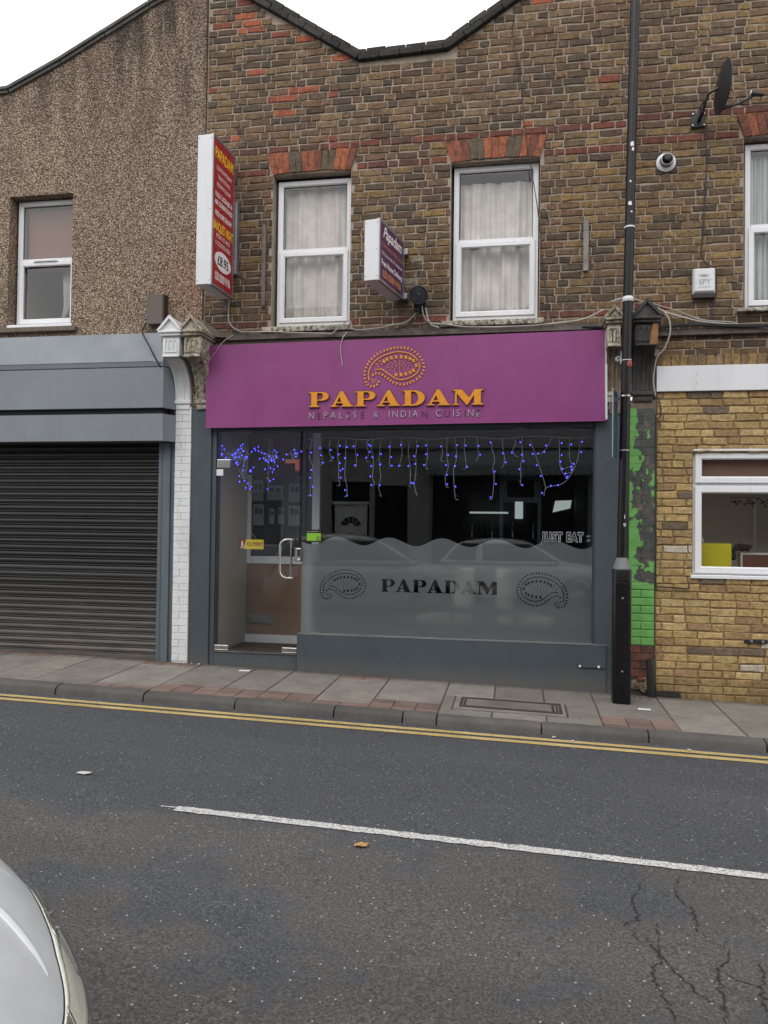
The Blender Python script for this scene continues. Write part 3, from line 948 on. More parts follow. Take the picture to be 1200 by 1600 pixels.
c = mix(nt, rs, c, mix(nt, 1.0, c, (1.25, .82, .78), 'MULTIPLY'))
nt.links.new(c, bs.inputs['Base Color']); bs.inputs['Roughness'].default_value = .9; bs.inputs['Specular IOR Level'].default_value = .25
b = N(nt, 'ShaderNodeBump'); b.inputs['Strength'].default_value = 1.0; b.inputs['Distance'].default_value = .012; b.invert = True
nt.links.new(vo.outputs['Distance'], b.inputs['Height']); nt.links.new(b.outputs[0], bs.inputs['Normal'])
M['pebble'] = m_
TOPL = [(-8.6, 6.25), (-5.68, 6.33), (-5.05, 6.60), (-4.0, 7.12), (-3.34, 7.40)]
WOL = (-5.64, -4.865, 3.66, 5.14)
poly = [(-8.6, 2.6), (-3.335, 2.6), (-3.335, 7.40)] + TOPL[-2::-1]
wl_ = slab(poly, [rect(*WOL), rect(-7.9, -7.05, 3.66, 5.14)], -.018, .26).build('wall', M['pebble'], BL)
coping_path = TOPL
M['copingL'] = paint('grey_weathered_coping', (.10, .095, .088), .9, .3, .6, (.03, .028, .026), 6, bmp=.8, streak=False)
r = random.Random(2)
for (a, b) in zip(coping_path[:-1], coping_path[1:]):
    d = Vector((b[0] - a[0], 0, b[1] - a[1])); L = d.length; d.normalize(); up = Vector((-d.z, 0, d.x))
    n = max(1, round(L / .55))
    for i in range(n):
        m = MB(); m.box(L * i / n + .001, L * (i + 1) / n - .001, -.065, .28, -.005, .030)
        m.box(L * i / n + .004, L * (i + 1) / n - .004, -.045, .28, -.040, -.006)
        me = m.mesh('coping_stone', bevel=.003, seg=1)
        me.transform(Matrix.Translation((a[0], 0, a[1] + .02 + r.uniform(-.004, .004))) @ Matrix(((d.x, 0, up.x, 0), (0, 1, 0, 0), (d.z, 0, up.z, 0), (0, 0, 0, 1))))
        link('coping_stone', me, M['copingL'], wl_)
wf = window(BL, -5.61, -4.865, 3.70, 5.125, 4.44)
MB().box(-5.40, -5.10, .075, .083, 4.425, 4.445).box(-5.38, -5.12, .066, .078, 4.430, 4.440).build('trickle_vent', M['whiteplastic'], wf)
window(BL, -7.87, -7.08, 3.70, 5.125, 4.44)
for a in (-5.64, -7.9):
    MB().box(a - .10, a + .86, -.075, .16, 3.60, 3.655).build('sill', M['sill2'], BL, bevel=.008)
    MB().box(a + .005, a + .79, -.03, .17, 3.660, 3.695).build('window_board', M['upvc'], BL, bevel=.006)
    room(BL, a - .1, a + .95, .262, 2.4, 3.3, 5.4, (M['roomgrey'], M['roomdark'], M['roomgrey']))
# added brown blind behind the upper pane, net below
bl = MB().box(-5.54, -4.93, .190, .194, 4.36, 5.07).build('pane_backsheet', M['roombrown'])
reg(bl, 'brown blind added behind the upper pane of the pebbledash wall window', 'backsheet')
m = MB(); pts = catmull([Vector((-5.1, .3, 4.40)), Vector((-5.06, .27, 4.2)), Vector((-5.11, .3, 3.98)), Vector((-5.18, .27, 3.72))], 8)
vs, fs = [], []
for i, q in enumerate(pts):
    wd = .06 + .03 * math.sin(i * .22)
    for k in range(7): vs.append((q.x + wd * (k / 3 - 1), q.y + .02 * math.sin(k * 2.2), q.z))
for i in range(len(pts) - 1):
    for k in range(6): fs.append((i * 7 + k, i * 7 + k + 1, (i + 1) * 7 + k + 1, (i + 1) * 7 + k))
reg(m.add(vs, fs).build('net_curtain', M['net'], smooth=True), 'thin pale net gathered to one side behind the lower pane of the pebbledash wall window', 'curtain')

# ================================================================== RIGHT BUILDING
BR = empty('corner_building', (3, .1, 0), 'ochre brick building with boxed white lower window, right of the lamp post', 'building')
OPR = [(2.085, 2.95, 3.60, 5.24)]
ZB, CB = 5.24, .077
mw = slab([(1.052, 2.83), (5.2, 2.83), (5.2, 6.4), (3.9, 6.35), (2.9, 6.7), (1.052, 7.46)], [rect(*o) for o in OPR], .009, .26)
wallR = mw.build('wall', M['mortar'], BR)
def pr_(k, x, z, r):
    if r.random() < .10 and k not in (0, 3): return r.choice([(.080, .060, .048), (.095, .070, .050)])
    if k in (0, 3): return r.choice(DREDS)
    if k == -21: return r.choice(DREDS[:2] + STOCK[:3])
    if 5.24 < z < 5.5 and r.random() < .12: return (.27, .14, .06)
    if z > 5.5: return tuple(c * 1.05 for c in r.choice(STOCK + STOCK + PURP[:2] + OCHRE[:2]))
    return r.choice(OCHRE + OCHRE + STOCK[:3])
lay(wallR, 1.30, 5.2, (ZB, range(-27, -22)), CB, [], None, lambda k, x, z, r: tuple(c * (.45 if z > 3.3 else .8) for c in r.choice(OCHRE + PURP)), M['bS'], M['bA'], 18, limit=60)
lay(wallR, 1.052, 5.2, (ZB, range(-22, 30)), CB, OPR + [(2.05, 2.985, 5.23, 5.47)], lambda x, z: z < 7.46 - (x - 1.05) * .42 + .01, pr_, M['bS'], M['bA'], 8)
coping(wallR, [(1.06, 7.46), (5.2, 5.75)], 'coping', 14, M['bS'])
arch(wallR, 2.5175, .4325, 5.245, 5.465, 6, [D_, R_, D_, D_, R_, D_, R_, R_, D_, D_, R_, D_], .02)
MB().box(2.02, 3.02, -.06, .17, 3.565, 3.60).build('sill', M['sill'], BR, bevel=.008)
window(BR, 2.12, 2.94, 3.62, 5.215, 4.41)
room(BR, 1.9, 3.1, .262, 2.2, 3.3, 5.5, (M['roomgrey'], M['roomdark'], M['roomgrey']))
c_ = curtain(2.17, 2.42, 3.68, 5.15, .22, 'long grey white curtain hanging at the edge of the window above the white boxed band', 12, .02, M['net'])
# dark band of ledge, then a soldier course under it
m = MB(); m.box(1.055, 5.2, -.045, .02, 3.36, 3.42)
mm = m.mesh('ledge', sub=3); mb_ = MB(); mb_.v = [tuple(v.co) for v in mm.vertices]; mb_.f = [tuple(p.vertices) for p in mm.polygons]
mb_.jitter(.014, 5, 7); mb_.build('ledge', M['soot'], BR)
r = random.Random(21)
x = 1.315
while x < 5.1:
    w_ = .078 * r.uniform(.85, 1.15)
    m = MB(); m.add([(xx * (w_ - .008), yy - .012 + 0 * xx, zz * .105) for xx, yy, zz in [(v[2], v[1], v[0]) for v in BV[r.randrange(8)][0]]], BV[0][1])
    me = m.mesh('brick'); me.materials.append(M['bS'])
    o = bpy.data.objects.new('brick', me); COL.objects.link(o); o.location = (x, 0, 3.125 + r.uniform(-.004, .004))
    o.parent = wallR; o.matrix_parent_inverse = pworld(wallR).inverted(); o.color = (*r.choice([OCHRE[0], OCHRE[3], (.27, .19, .13), STOCK[4]]), 1)
    x += w_
# yellow brick infill wall below
WI = empty('yellow_brick_wall', (3, 0, -.1), 'yellow brick shop infill wall under the white band, with a wide white window', 'wall')
OPI = [(1.635, 3.25, 1.045, 2.275)]
wi = slab([(1.295, -.35), (5.2, -.35), (5.2, 3.06), (1.295, 3.06)], [rect(*OPI[0])], -.006, .20).build('wall', M['mortarY'], WI)
MEAN = (.42, .30, .14)
YEL = [(.42, .30, .135), (.36, .25, .11), (.47, .35, .17), (.39, .265, .115), (.33, .225, .105), (.44, .31, .14), (.30, .19, .10)]
def py_(k, x, z, r):
    if z < .12: return tuple(c * .62 for c in r.choice(YEL))
    if z > 2.25 and r.random() < .10: return (.085, .075, .080)
    if r.random() < .025: return (.10, .085, .08)
    if r.random() < .035: return (.55, .50, .42)
    if r.random() < .03: return (.30, .18, .10)
    return r.choice(YEL)
lay(wi, 1.30, 5.2, (-.185, range(0, 41)), .0735, OPI, lambda x, z: z < 2.86, py_, M['bYS'], M['bYA'], 31, bond='stretcher', yf=-.016, joint=.010, limit=300, proud=.005)
MB().box(1.295, 5.2, -.045, -.001, 2.825, 3.068).build('white_band', M['whiteplastic'], WI, bevel=.004)
m = MB()
for xx in (1.66, 2.29, 2.92, 3.5): 
    for zz in (2.90, 2.985): m.lathe([(.004, -.046), (.003, -.049)], (xx, 0, zz), 'y', 8)
m.build('screw', M['rust'], WI)
wi2 = MB(); wi2.ring(1.64, 3.25, 1.085, 2.255, .055, .03, .10).box(1.695, 3.195, .034, .096, 1.915, 1.965)
f = wi2.build('window', M['upvc'], WI, smooth=30)
for (z0_, z1_) in ((1.10, 1.92), (1.955, 2.24)):
    s_ = MB(); s_.ring(1.66, 3.23, z0_, z1_, .062, .008, .029); s_.build('sash', M['upvc'], f, smooth=30)
    MB().box(1.72, 3.17, .045, .051, z0_ + .06, z1_ - .06).build('pane', M['shopglass'], f)
MB().box(1.615, 3.27, -.035, .035, 1.048, 1.083).build('window_board', M['upvc'], WI, bevel=.006)
MB().box(1.64, 3.25, -.02, .03, 2.258, 2.275).build('drip_strip', M['upvc'], WI)
room(WI, 1.50, 3.5, .21, 1.02, .8, 2.5, (M['roompale'], M['wood'], M['roompale']))
reg(MB().box(1.70, 3.2, .105, .110, 1.955, 2.25).build('pane_backsheet', M['roombrown']), 'brown blind added behind the shallow top pane of the window in the yellow brick wall', 'backsheet')  # added sheet in place of brown brick mirrored in the top pane
# air brick
ab = MB().box(1.31, 1.53, -.032, .0, -.092, -.028)
for i in range(9):
    for j in range(3): ab.box(1.322 + i * .0225, 1.336 + i * .0225, -.0335, -.030, -.083 + j * .019, -.070 + j * .019)
a_ = MB().box(1.31, 1.53, -.032, .0, -.088, -.024).build('air_brick', M['rust'], WI)
a2 = MB()
for i in range(9):
    for j in range(3): a2.box(1.322 + i * .0225, 1.336 + i * .0225, -.0345, -.0315, -.080 + j * .019, -.067 + j * .019)
a2.build('air_hole', M['dark'], a_)
# hasp fixed to yellow wall
hs_ = empty('metal_hasp', (2.19, -.03, .47), 'small dark metal hasp bolted across the yellow bricks', 'hasp')
MB().box(2.09, 2.30, -.034, -.024, .455, .49).build('plate', M['blackplastic'], hs_, bevel=.003)
MB().lathe([(.012, -.034), (.013, -.042), (.008, -.048)], (2.155, 0, .473), 'y', 12).build('bolt', M['dullmetal'], hs_)
MB().lathe([(.012, -.034), (.013, -.042), (.008, -.048)], (2.255, 0, .473), 'y', 12).build('bolt', M['dullmetal'], hs_)

# things in the right-hand room
yb = empty('yellow_cupboard', (1.96, .55, .5), 'bright yellow box cupboard seen through the window in the yellow brick wall', 'cupboard')
M['yellow'] = paint('yellow_laminate', (.62, .55, .02), .4, .05, .1)
MB().box(1.73, 2.08, .36, .80, .55, 1.375).build('carcass', M['yellow'], yb, bevel=.004)
MB().box(1.745, 2.065, .342, .359, .57, 1.360).build('door', M['yellow'], yb, bevel=.004)
kb = empty('bag', (1.80, .5, 1.38), 'crumpled pale plastic bag lying on the yellow cupboard', 'bag')
m = MB(); m.lathe([(.02, 0), (.06, .015), (.05, .05), (.02, .075), (.005, .09)], (1.79, .5, 1.378), 'z', 14)
mj = m.mesh('b', sub=1); q_ = MB(); q_.v = [tuple(v.co) for v in mj.vertices]; q_.f = [tuple(p.vertices) for p in mj.polygons]; q_.jitter(.03, 3, 22)
q_.build('crumple', M['curtain'], kb)
hb = empty('brown_headboard', (2.5, .6, .5), 'brown panelled cabinet with a pale rim behind the lower window of the yellow wall', 'cabinet')
M['brownlam'] = paint('brown_leather', (.13, .055, .032), .5, .1, .2)
MB().box(2.22, 3.0, .50, .60, .52, 1.265).build('panel', M['brownlam'], hb, bevel=.01)
MB().box(2.20, 2.218, .495, .60, .52, 1.285).box(2.218, 3.0, .495, .60, 1.267, 1.285).build('rim', M['curtain'], hb)
MB().lathe([(.001, -.012), (.03, -.006), (.034, 0)], (2.52, .50, 1.17), 'y', 16, sq=.4).build('handle', M['steel'], hb)
pl_ = empty('black_draped_cloth', (2.14, .55, 1.2), 'black cloth hung over the corner of the brown cabinet', 'cloth')
m = MB(); m.tube(catmull([Vector((2.11, .47, 1.22)), Vector((2.12, .47, 1.30)), Vector((2.16, .48, 1.345)), Vector((2.24, .48, 1.34)), Vector((2.28, .47, 1.315))], 6), .028, 8)
m.jitter(.03, 2, 20); m.build('fold', M['dark'], pl_, smooth=True)
hp = empty('hanging_plant', (2.42, .5, 1.82), 'dark trailing plant hanging behind the top of the lower window in the yellow wall', 'plant')
r = random.Random(4); m = MB()
for i in range(46):
    x, z = r.uniform(2.10, 2.75), 1.82 - abs(r.gauss(0, .035)); a = r.uniform(0, 6.3); L = r.uniform(.014, .03)
    dx_, dz_ = math.cos(a) * L, math.sin(a) * L; y = .45 + r.uniform(-.05, .05)
    m.add([(x - dx_, y, z - dz_), (x - dz_ * .4, y - .006, z + dx_ * .4), (x + dx_, y, z + dz_), (x + dz_ * .4, y + .006, z - dx_ * .4)], [(0, 1, 2, 3)])
m.build('leaves', plain('dark_leaf', (.012, .018, .010), .6), hp)
MB().tube([(2.08, .45, 1.835), (2.77, .45, 1.835)], .004, 6).build('stem', M['dark'], hp)

# ================================================================== RESTAURANT SHOPFRONT
SF = empty('shopfront', (-1.2, 0, 0), 'dark grey restaurant shopfront with glass door and large frosted window under the purple sign', 'shopfront')
MB().box(-3.42, -3.20, -.035, .16, -.12, 2.735).build('side_panel', M['sf'], SF, bevel=.003)
MB().box(.735, .985, -.030, .16, -.20, 2.78).build('side_panel', M['sf'], SF, bevel=.003)
MB().box(-3.198, -3.150, -.012, .12, -.1, 2.56).build('jamb', M['sf'], SF, bevel=.003)
MB().box(.722, .733, -.018, .12, .40, 2.55).build('jamb', M['sf'], SF, bevel=.002)
MB().box(-3.148, .72, -.008, .11, 2.495, 2.60).build('head_rail', M['sf'], SF, bevel=.003)
MB().box(-3.148, -2.24, -.010, .15, -.15, .165).build('threshold', M['sf'], SF, bevel=.003)
MB().box(-3.148, -2.24, -.022, .02, .167, .176).build('threshold_strip', M['steel'], SF)
MB().box(-2.225, .84, -.060, -.012, -.25, .385).build('stall_riser', M['sf'], SF, bevel=.003)
MB().box(-2.235, .72, -.010, .14, -.2, .375).build('riser_backing', M['sf'], SF)
MB().box(-2.225, .845, -.064, .052, .3865, .3925).build('sill_strip', M['dullmetal'], SF)
MB().box(-2.222, .722, .045, .055, .3935, 2.494).build('window_pane', M['shopglass'], SF)
# wavy frosted film with clear letters and paisleys cut out of it
def arcp(cx, cy, rx, ry, a0, a1, n):
    return [(cx + rx * math.cos(math.radians(a0 + (a1 - a0) * i / n)), cy + ry * math.sin(math.radians(a0 + (a1 - a0) * i / n))) for i in range(n + 1)]
LET = {
 'P': (1.06, [[(0, 0), (.56, 0), (.56, .05), (.44, .10), (.44, .42)] + arcp(.70, .71, .36, .29, -90, 90, 14) + [(0, 1), (0, .95), (.12, .90), (.12, .10), (0, .05)],
              [(.44, .49)] + arcp(.60, .71, .15, .22, -90, 90, 10) + [(.44, .93)]]),
 'A': (1.20, [[(0, 0), (.40, 0), (.40, .05), (.25, .09), (.31, .23), (.62, .23), (.68, .09), (.57, .05), (.57, 0), (1.20, 0), (1.20, .05), (1.09, .09), (.66, 1.03), (.52, 1.03), (.12, .09), (0, .05)],
              [(.34, .31), (.58, .31), (.475, .66)]]),
 'D': (1.14, [[(0, 0)] + arcp(.60, .5, .54, .5, -90, 90, 18) + [(0, 1), (0, .95), (.12, .90), (.12, .10), (0, .05)],
              [(.44, .08)] + arcp(.54, .5, .26, .42, -90, 90, 14) + [(.44, .92)]]),
 'M': (1.54, [[(0, 0), (.34, 0), (.34, .05), (.21, .09), (.22, .74), (.70, 0), (.76, 0), (1.08, .64), (1.08, .09), (.97, .05), (.97, 0), (1.54, 0), (1.54, .05), (1.42, .09), (1.42, .91), (1.54, .95), (1.54, 1), (1.10, 1), (.84, .46), (.46, 1), (0, 1), (0, .95), (.13, .90), (.12, .09), (0, .05)]]),
}
def word(x0, x1, z0, z1, gap=.06):
    """PAPADAM set between x0 and x1: list of (letter, loops)"""
    W = sum(LET[c][0] for c in 'PAPADAM') + gap * 6
    k = (x1 - x0) / W; h = z1 - z0; x = x0; out = []
    for c in 'PAPADAM':
        out.append((c, [[(x + u * k, z0 + v * h) for u, v in L] for L in LET[c][1]]))
        x += (LET[c][0] + gap) * k
    return out
def paisley(x0, x1, z0, z1, flip=False, petals=True):
    """paisley of dots, petals and a thin rope line inside the box"""
    path = [(490, 238), (482, 270), (455, 288), (418, 278), (398, 240), (396, 195), (412, 150), (450, 105), (515, 68), (600, 50), (685, 62), (745, 108), (774, 170), (755, 225), (705, 262), (640, 280), (580, 266), (540, 238), (500, 212), (458, 208), (440, 235)]
    def T(p):
        u, v = (p[0] - 390) / 390, 1 - (p[1] - 42) / 250
        if flip: u = 1 - u
        return (x0 + u * (x1 - x0), z0 + v * (z1 - z0))
    def blob(c, a, l, wdt, n=6):
        return [T((c[0] + l * math.cos(2 * PI * i / n) * math.cos(a) - wdt * math.sin(2 * PI * i / n) * math.sin(a),
                   c[1] + l * math.cos(2 * PI * i / n) * math.sin(a) + wdt * math.sin(2 * PI * i / n) * math.cos(a))) for i in range(n)]
    P = catmull([Vector((a, b, 0)) for a, b in path], 16)
    loops = []; acc = 0; last = None
    C_ = Vector((600, 165, 0))
    for i in range(1, len(P) - 1):
        acc += (P[i] - P[i - 1]).length
        if acc >= 20.5:
            acc = 0; t = P[i + 1] - P[i - 1]; a = math.atan2(t.y, t.x) + PI / 2 + .3
            loops.append(blob(P[i], a, 9.5, 6.2))
    inner = [(424, 250), (420, 205), (436, 160), (472, 122), (530, 92), (602, 76), (676, 88), (726, 124), (746, 168), (730, 208), (690, 236), (638, 250), (588, 238), (548, 212), (505, 184), (462, 184)]
    Q = catmull([Vector((a, b, 0)) for a, b in inner], 8)
    for s0, s1 in ((0, len(Q) // 2 - 2), (len(Q) // 2, len(Q) - 1)):
        L1, L2 = [], []
        for i in range(s0, s1 + 1):
            t = (Q[min(i + 1, len(Q) - 1)] - Q[max(i - 1, 0)]).normalized(); nrm = Vector((-t.y, t.x, 0)) * 3.4
            L1.append(T(Q[i] + nrm)); L2.append(T(Q[i] - nrm))
        loops.append(L1 + L2[::-1])
    for i in range(22):
        a = 2 * PI * i / 22
        cx, cy = 612 + 112 * math.cos(a), 164 + 56 * math.sin(a)
        if cx < 520 and abs(cy - 164) < 30: continue
        loops.append([T((cx + dx_, cy + dy_)) for dx_, dy_ in ((-11, -6), (-3, -15), (2, -7), (9, -12), (8, 4), (12, 12), (0, 7), (-8, 14), (-6, 3))])
    for rr, n in ((15, 5), (34, 9), (56, 13)):
        for i in range(n):
            a = 2 * PI * i / n
            loops.append(blob((612 + rr * 1.25 * math.cos(a), 164 + rr * .62 * math.sin(a)), a, 5.2, 3.4, 5))
    for q in ((470, 150), (490, 132), (480, 165), (505, 152), (452, 262), (466, 250), (445, 246)): loops.append(blob(q, .8, 7, 4.5))
    def crosses(A, B):
        ax = [p[0] for p in A]; az = [p[1] for p in A]; bx_ = [p[0] for p in B]; bz = [p[1] for p in B]
        if max(ax) < min(bx_) or max(bx_) < min(ax) or max(az) < min(bz) or max(bz) < min(az): return False
        o = lambda p, q, t: (q[0] - p[0]) * (t[1] - p[1]) - (q[1] - p[1]) * (t[0] - p[0])
        for i in range(len(A)):
            p, q = A[i - 1], A[i]
            for j in range(len(B)):
                t, u = B[j - 1], B[j]
                if o(p, q, t) * o(p, q, u) <= 0 and o(t, u, p) * o(t, u, q) <= 0: return True
        return False
    keep_ = []
    for L_ in sorted(loops, key=lambda l: -len(l)):
        if not any(crosses(L_, K_) for K_ in keep_): keep_.append(L_)
    return keep_
wv = []
nW = 130
for i in range(nW + 1):
    x = -2.219 + (.719 + 2.219) * i / nW
    # six swells; each rises quickly and runs out to the right
    u = (x + 2.10) / .545
    ph = (u % 1.0)
    sw = .5 - .5 * math.cos(2 * PI * (ph ** .92))
    wv.append((x, 1.305 + .085 * sw))
outer = [(-2.219, .395), (.719, .395)] + wv[::-1]
holes = [L for c, Ls in word(-1.375, -.185, .835, .965) for L in Ls]
PAN = [([rect(-2.219, .719, .395, .69)], []), ([rect(-2.219, -1.46, .69, 1.12)], paisley(-2.02, -1.53, .74, 1.06)), ([rect(-1.46, -.10, .69, 1.12)], holes),
       ([rect(-.10, .719, .69, 1.12)], paisley(-.01, .49, .72, 1.07, True)), ([[(-2.219, 1.12), (.719, 1.12)] + wv[::-1]], [])]
m_ = bpy.data.materials.new('frosted_film'); m_.use_nodes = True
nt = m_.node_tree; nt.nodes.clear()
out = N(nt, 'ShaderNodeOutputMaterial')
df = N(nt, 'ShaderNodeBsdfDiffuse'); df.inputs[0].default_value = (.37, .405, .41, 1)
tl = N(nt, 'ShaderNodeBsdfTranslucent'); tl.inputs[0].default_value = (.42, .44, .45, 1)
rf = N(nt, 'ShaderNodeBsdfRefraction'); rf.inputs['Color'].default_value = (.85, .88, .87, 1); rf.inputs['Roughness'].default_value = .42; rf.inputs['IOR'].default_value = 1.42
mx1 = N(nt, 'ShaderNodeMixShader'); mx1.inputs[0].default_value = .35
nt.links.new(df.outputs[0], mx1.inputs[1]); nt.links.new(tl.outputs[0], mx1.inputs[2])
mx2 = N(nt, 'ShaderNodeMixShader'); mx2.inputs[0].default_value = .46
nt.links.new(mx1.outputs[0], mx2.inputs[1]); nt.links.new(rf.outputs[0], mx2.inputs[2]); nt.links.new(mx2.outputs[0], out.inputs[0])
M['film'] = m_
FM = MB()
for a_, b_ in PAN:
    o_ = poly2d(a_ + b_, .0575, None, 'frosted_film', None)
    FM.add([tuple(v.co) for v in o_.data.vertices], [tuple(q.vertices) for q in o_.data.polygons])
    bpy.data.objects.remove(o_)
film = FM.build('frosted_film', M['film'], SF, fix=False)
film['label'] = 'wavy frosted film with cut out letters and paisleys'

# glass door
dr = MB().box(-3.140, -2.238, .004, .014, .182, 2.488).build('door', M['shopglass'], SF)
dr['label'] = 'frameless glass door'
m = MB()
m.tube(catmull([Vector(q) for q in ((-2.285, .004, 1.352), (-2.30, -.045, 1.355), (-2.36, -.075, 1.352), (-2.405, -.078, 1.315), (-2.412, -.078, 1.24), (-2.412, -.078, 1.05), (-2.405, -.078, 1.0), (-2.36, -.075, .962), (-2.30, -.045, .958), (-2.285, .004, .962))], 6), .0125, 12)
m.build('handle', M['steel'], dr, smooth=60)
m = MB(); m.tube([(-2.335, .014, 1.35), (-2.335, .06, 1.35), (-2.335, .065, 1.34), (-2.335, .065, .975), (-2.335, .06, .965), (-2.335, .014, .965)], .0115, 10)
m.build('handle', M['steel'], dr, smooth=60)
for (a, b, c, d, mm_) in ((-3.142, -2.985, .184, .235, 'steel'), (-2.40, -2.240, .184, .235, 'steel'), (-3.142, -2.995, 2.100, 2.190, 'steel'), (-2.395, -2.240, 2.128, 2.185, None)):
    if mm_ is None:
        M['redbox'] = paint('dull_red_metal', (.20, .055, .055), .4, .1, .3)
        o = MB().box(a, b, -.012, .030, d - .04, d).box(b - .045, b, -.012, .030, c - .06, d - .04).build('patch_fitting', M['redbox'], dr, bevel=.003)
    else:
        MB().box(a, b, -.010, .028, c, d).build('patch_fitting', M['steel'], dr, bevel=.004)
MB().box(-3.147, -3.07, -.014, .0, 2.015, 2.085).build('sensor_box', M['whiteplastic'], SF, bevel=.006)
lk = MB().box(-2.255, -2.205, -.030, .040, 1.13, 1.265).build('lock_box', M['steel'], SF, bevel=.003)
MB().box(-2.240, -2.212, -.0325, -.029, 1.185, 1.255).build('lock_slot', M['dark'], lk)
MB().lathe([(.014, -.030), (.014, -.040), (.010, -.043)], (-2.226, 0, 1.152), 'y', 14).build('cylinder', M['whiteplastic'], lk)
MB().box(-2.285, -2.215, -.014, .02, 1.262, 1.272).box(-2.275, -2.262, -.012, .018, 1.15, 1.262).box(-2.283, -2.262, -.012, .018, 1.13, 1.152).build('strike_plate', M['steel'], lk)
# door and window stickers
hy = empty('hygiene_rating_sticker', (-2.09, .03, 1.33), 'green and black food rating sticker with 0 on the glass beside the door lock', 'sticker')
M['stblack'] = plain('black_print', (.010, .014, .010), .4)
M['stgreen'] = plain('green_print', (.20, .44, .04), .4)
M['stwhite'] = plain('white_print', (.7, .7, .7), .5)
MB().box(-2.170, -2.005, .041, .0435, 1.332, 1.462).build('backing', M['stblack'], hy)
MB().box(-2.163, -2.012, .0395, .0405, 1.345, 1.425).build('green_panel', M['stgreen'], hy)
text_front('lettering', 'FOOD HYGIENE RATING', .0105, -2.163, .0392, 1.438, M['stwhite'], hy, sx=1.05)
text_front('lettering', '0', .045, -2.052, .0388, 1.352, M['stblack'], hy)
poly2d([arcp(-2.038, 1.368, .023, .024, 0, 350, 20), arcp(-2.038, 1.368, .019, .020, 0, 350, 20)], .039, M['stblack'], 'ring_mark', hy)
je = empty('window_decal', (.46, .04, 1.4), 'black and white lettered decal in the shop window just above the frosted film', 'sticker')
M['decalgrey'] = plain('decal_print_grey', (.30, .32, .34), .5)
text_front('lettering_outline', 'JUST EAT', .120, .240, .0436, 1.380, M['decalgrey'], je, sx=.66, offset=.010, space=1.24)
text_front('lettering', 'JUST EAT', .120, .240, .0428, 1.380, M['stblack'], je, sx=.66, offset=.0035, space=1.24)
text_front('domain_mark', '.co', .042, .655, .0428, 1.424, M['decalgrey'], je, sx=.9)
text_front('domain_mark', '.uk', .042, .655, .0428, 1.382, M['decalgrey'], je, sx=.9)
cs = empty('closed_sign', (-2.77, .05, 1.3), 'yellow and red CLOSED sign hung on a string behind the glass door', 'sign')
M['styel'] = plain('yellow_print', (.62, .46, .03), .5)
M['stred'] = plain('maroon_print', (.16, .02, .02), .5)
MB().box(-2.905, -2.835, .050, .054, 1.247, 1.348).build('red_panel', M['stred'], cs)
MB().prism([(-2.855, 1.247), (-2.635, 1.247), (-2.635, 1.348), (-2.825, 1.348)], 'y', .0470, .0498).build('yellow_panel', M['styel'], cs)
text_front('lettering', 'CLOSED', .050, -2.815, .0462, 1.282, M['stred'], cs, sx=.92, offset=.0015)
MB().prism([(-2.886, 1.255), (-2.878, 1.255), (-2.868, 1.30), (-2.860, 1.255), (-2.852, 1.255), (-2.866, 1.335), (-2.874, 1.335)], 'y', .0478, .0495).build('figure_mark', M['stwhite'], cs)
MB().tube([(-2.83, .05, 1.348), (-2.79, .05, 1.45), (-2.785, .05, 1.56)], .0018, 5).tube([(-2.79, .05, 1.45), (-2.715, .05, 1.348)], .0018, 5).build('string', M['cable_w'], cs)

# hasp and bolt on the stall riser
hb = empty('riser_hasp', (.68, -.06, .17), 'black wire hasp between two pale bolts on the grey stall riser', 'hasp')
MB().tube(catmull([Vector(q) for q in ((.575, -.066, .215), (.585, -.07, .18), (.62, -.07, .172), (.84, -.068, .170))], 5), .005, 6).build('wire', M['cable_b'], hb)
for xx in (.60, .775): MB().lathe([(.012, -.060), (.013, -.075), (.008, -.082)], (xx, 0, .182), 'y', 12).build('bolt', M['whiteplastic'], hb, smooth=40)

# ------------------------------------------------------------------ restaurant interior
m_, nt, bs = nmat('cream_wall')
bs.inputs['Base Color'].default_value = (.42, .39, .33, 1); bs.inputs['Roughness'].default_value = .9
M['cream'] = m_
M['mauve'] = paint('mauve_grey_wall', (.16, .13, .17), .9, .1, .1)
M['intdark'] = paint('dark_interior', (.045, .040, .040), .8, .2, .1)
M['boardbrown'] = paint('brown_panel', (.24, .155, .105), .7, .1, .2, scale=5)
M['mat'] = paint('coir_mat', (.075, .042, .028), .95, .3, .4, scale=20, bmp=.9)
IN = empty('restaurant_room', (-1, 1, .1), 'dim restaurant interior behind the shop window', 'room')
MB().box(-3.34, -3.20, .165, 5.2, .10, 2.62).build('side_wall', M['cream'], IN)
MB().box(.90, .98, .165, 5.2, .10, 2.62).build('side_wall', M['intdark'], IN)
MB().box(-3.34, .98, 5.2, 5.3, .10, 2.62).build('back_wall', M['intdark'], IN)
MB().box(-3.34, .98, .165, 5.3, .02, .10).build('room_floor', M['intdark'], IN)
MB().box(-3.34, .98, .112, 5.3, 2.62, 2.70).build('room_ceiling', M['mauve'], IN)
MB().box(-3.198, -2.25, .18, 1.0, .101, .118).build('door_mat', M['mat'], IN)
lp = MB().box(-3.198, -2.40, 1.10, 1.16, .20, 1.04).build('lobby_panel', M['boardbrown'], IN)
MB().box(-3.198, -2.40, 1.075, 1.098, .102, .20).build('skirting', M['upvc'], IN)
MB().box(-3.195, -2.86, 1.088, 1.098, .33, .44).box(-3.18, -2.875, 1.080, 1.087, .35, .42).build('letter_plate', M['dullmetal'], lp)
lf = MB(); lf.box(-3.198, -2.40, 1.09, 1.15, 1.042, 1.13).box(-2.398, -2.31, 1.09, 1.15, .102, 2.60).box(-3.198, -3.155, 1.09, 1.15, 1.131, 2.10)
lf.build('lobby_frame', M['upvc'], IN, bevel=.004)
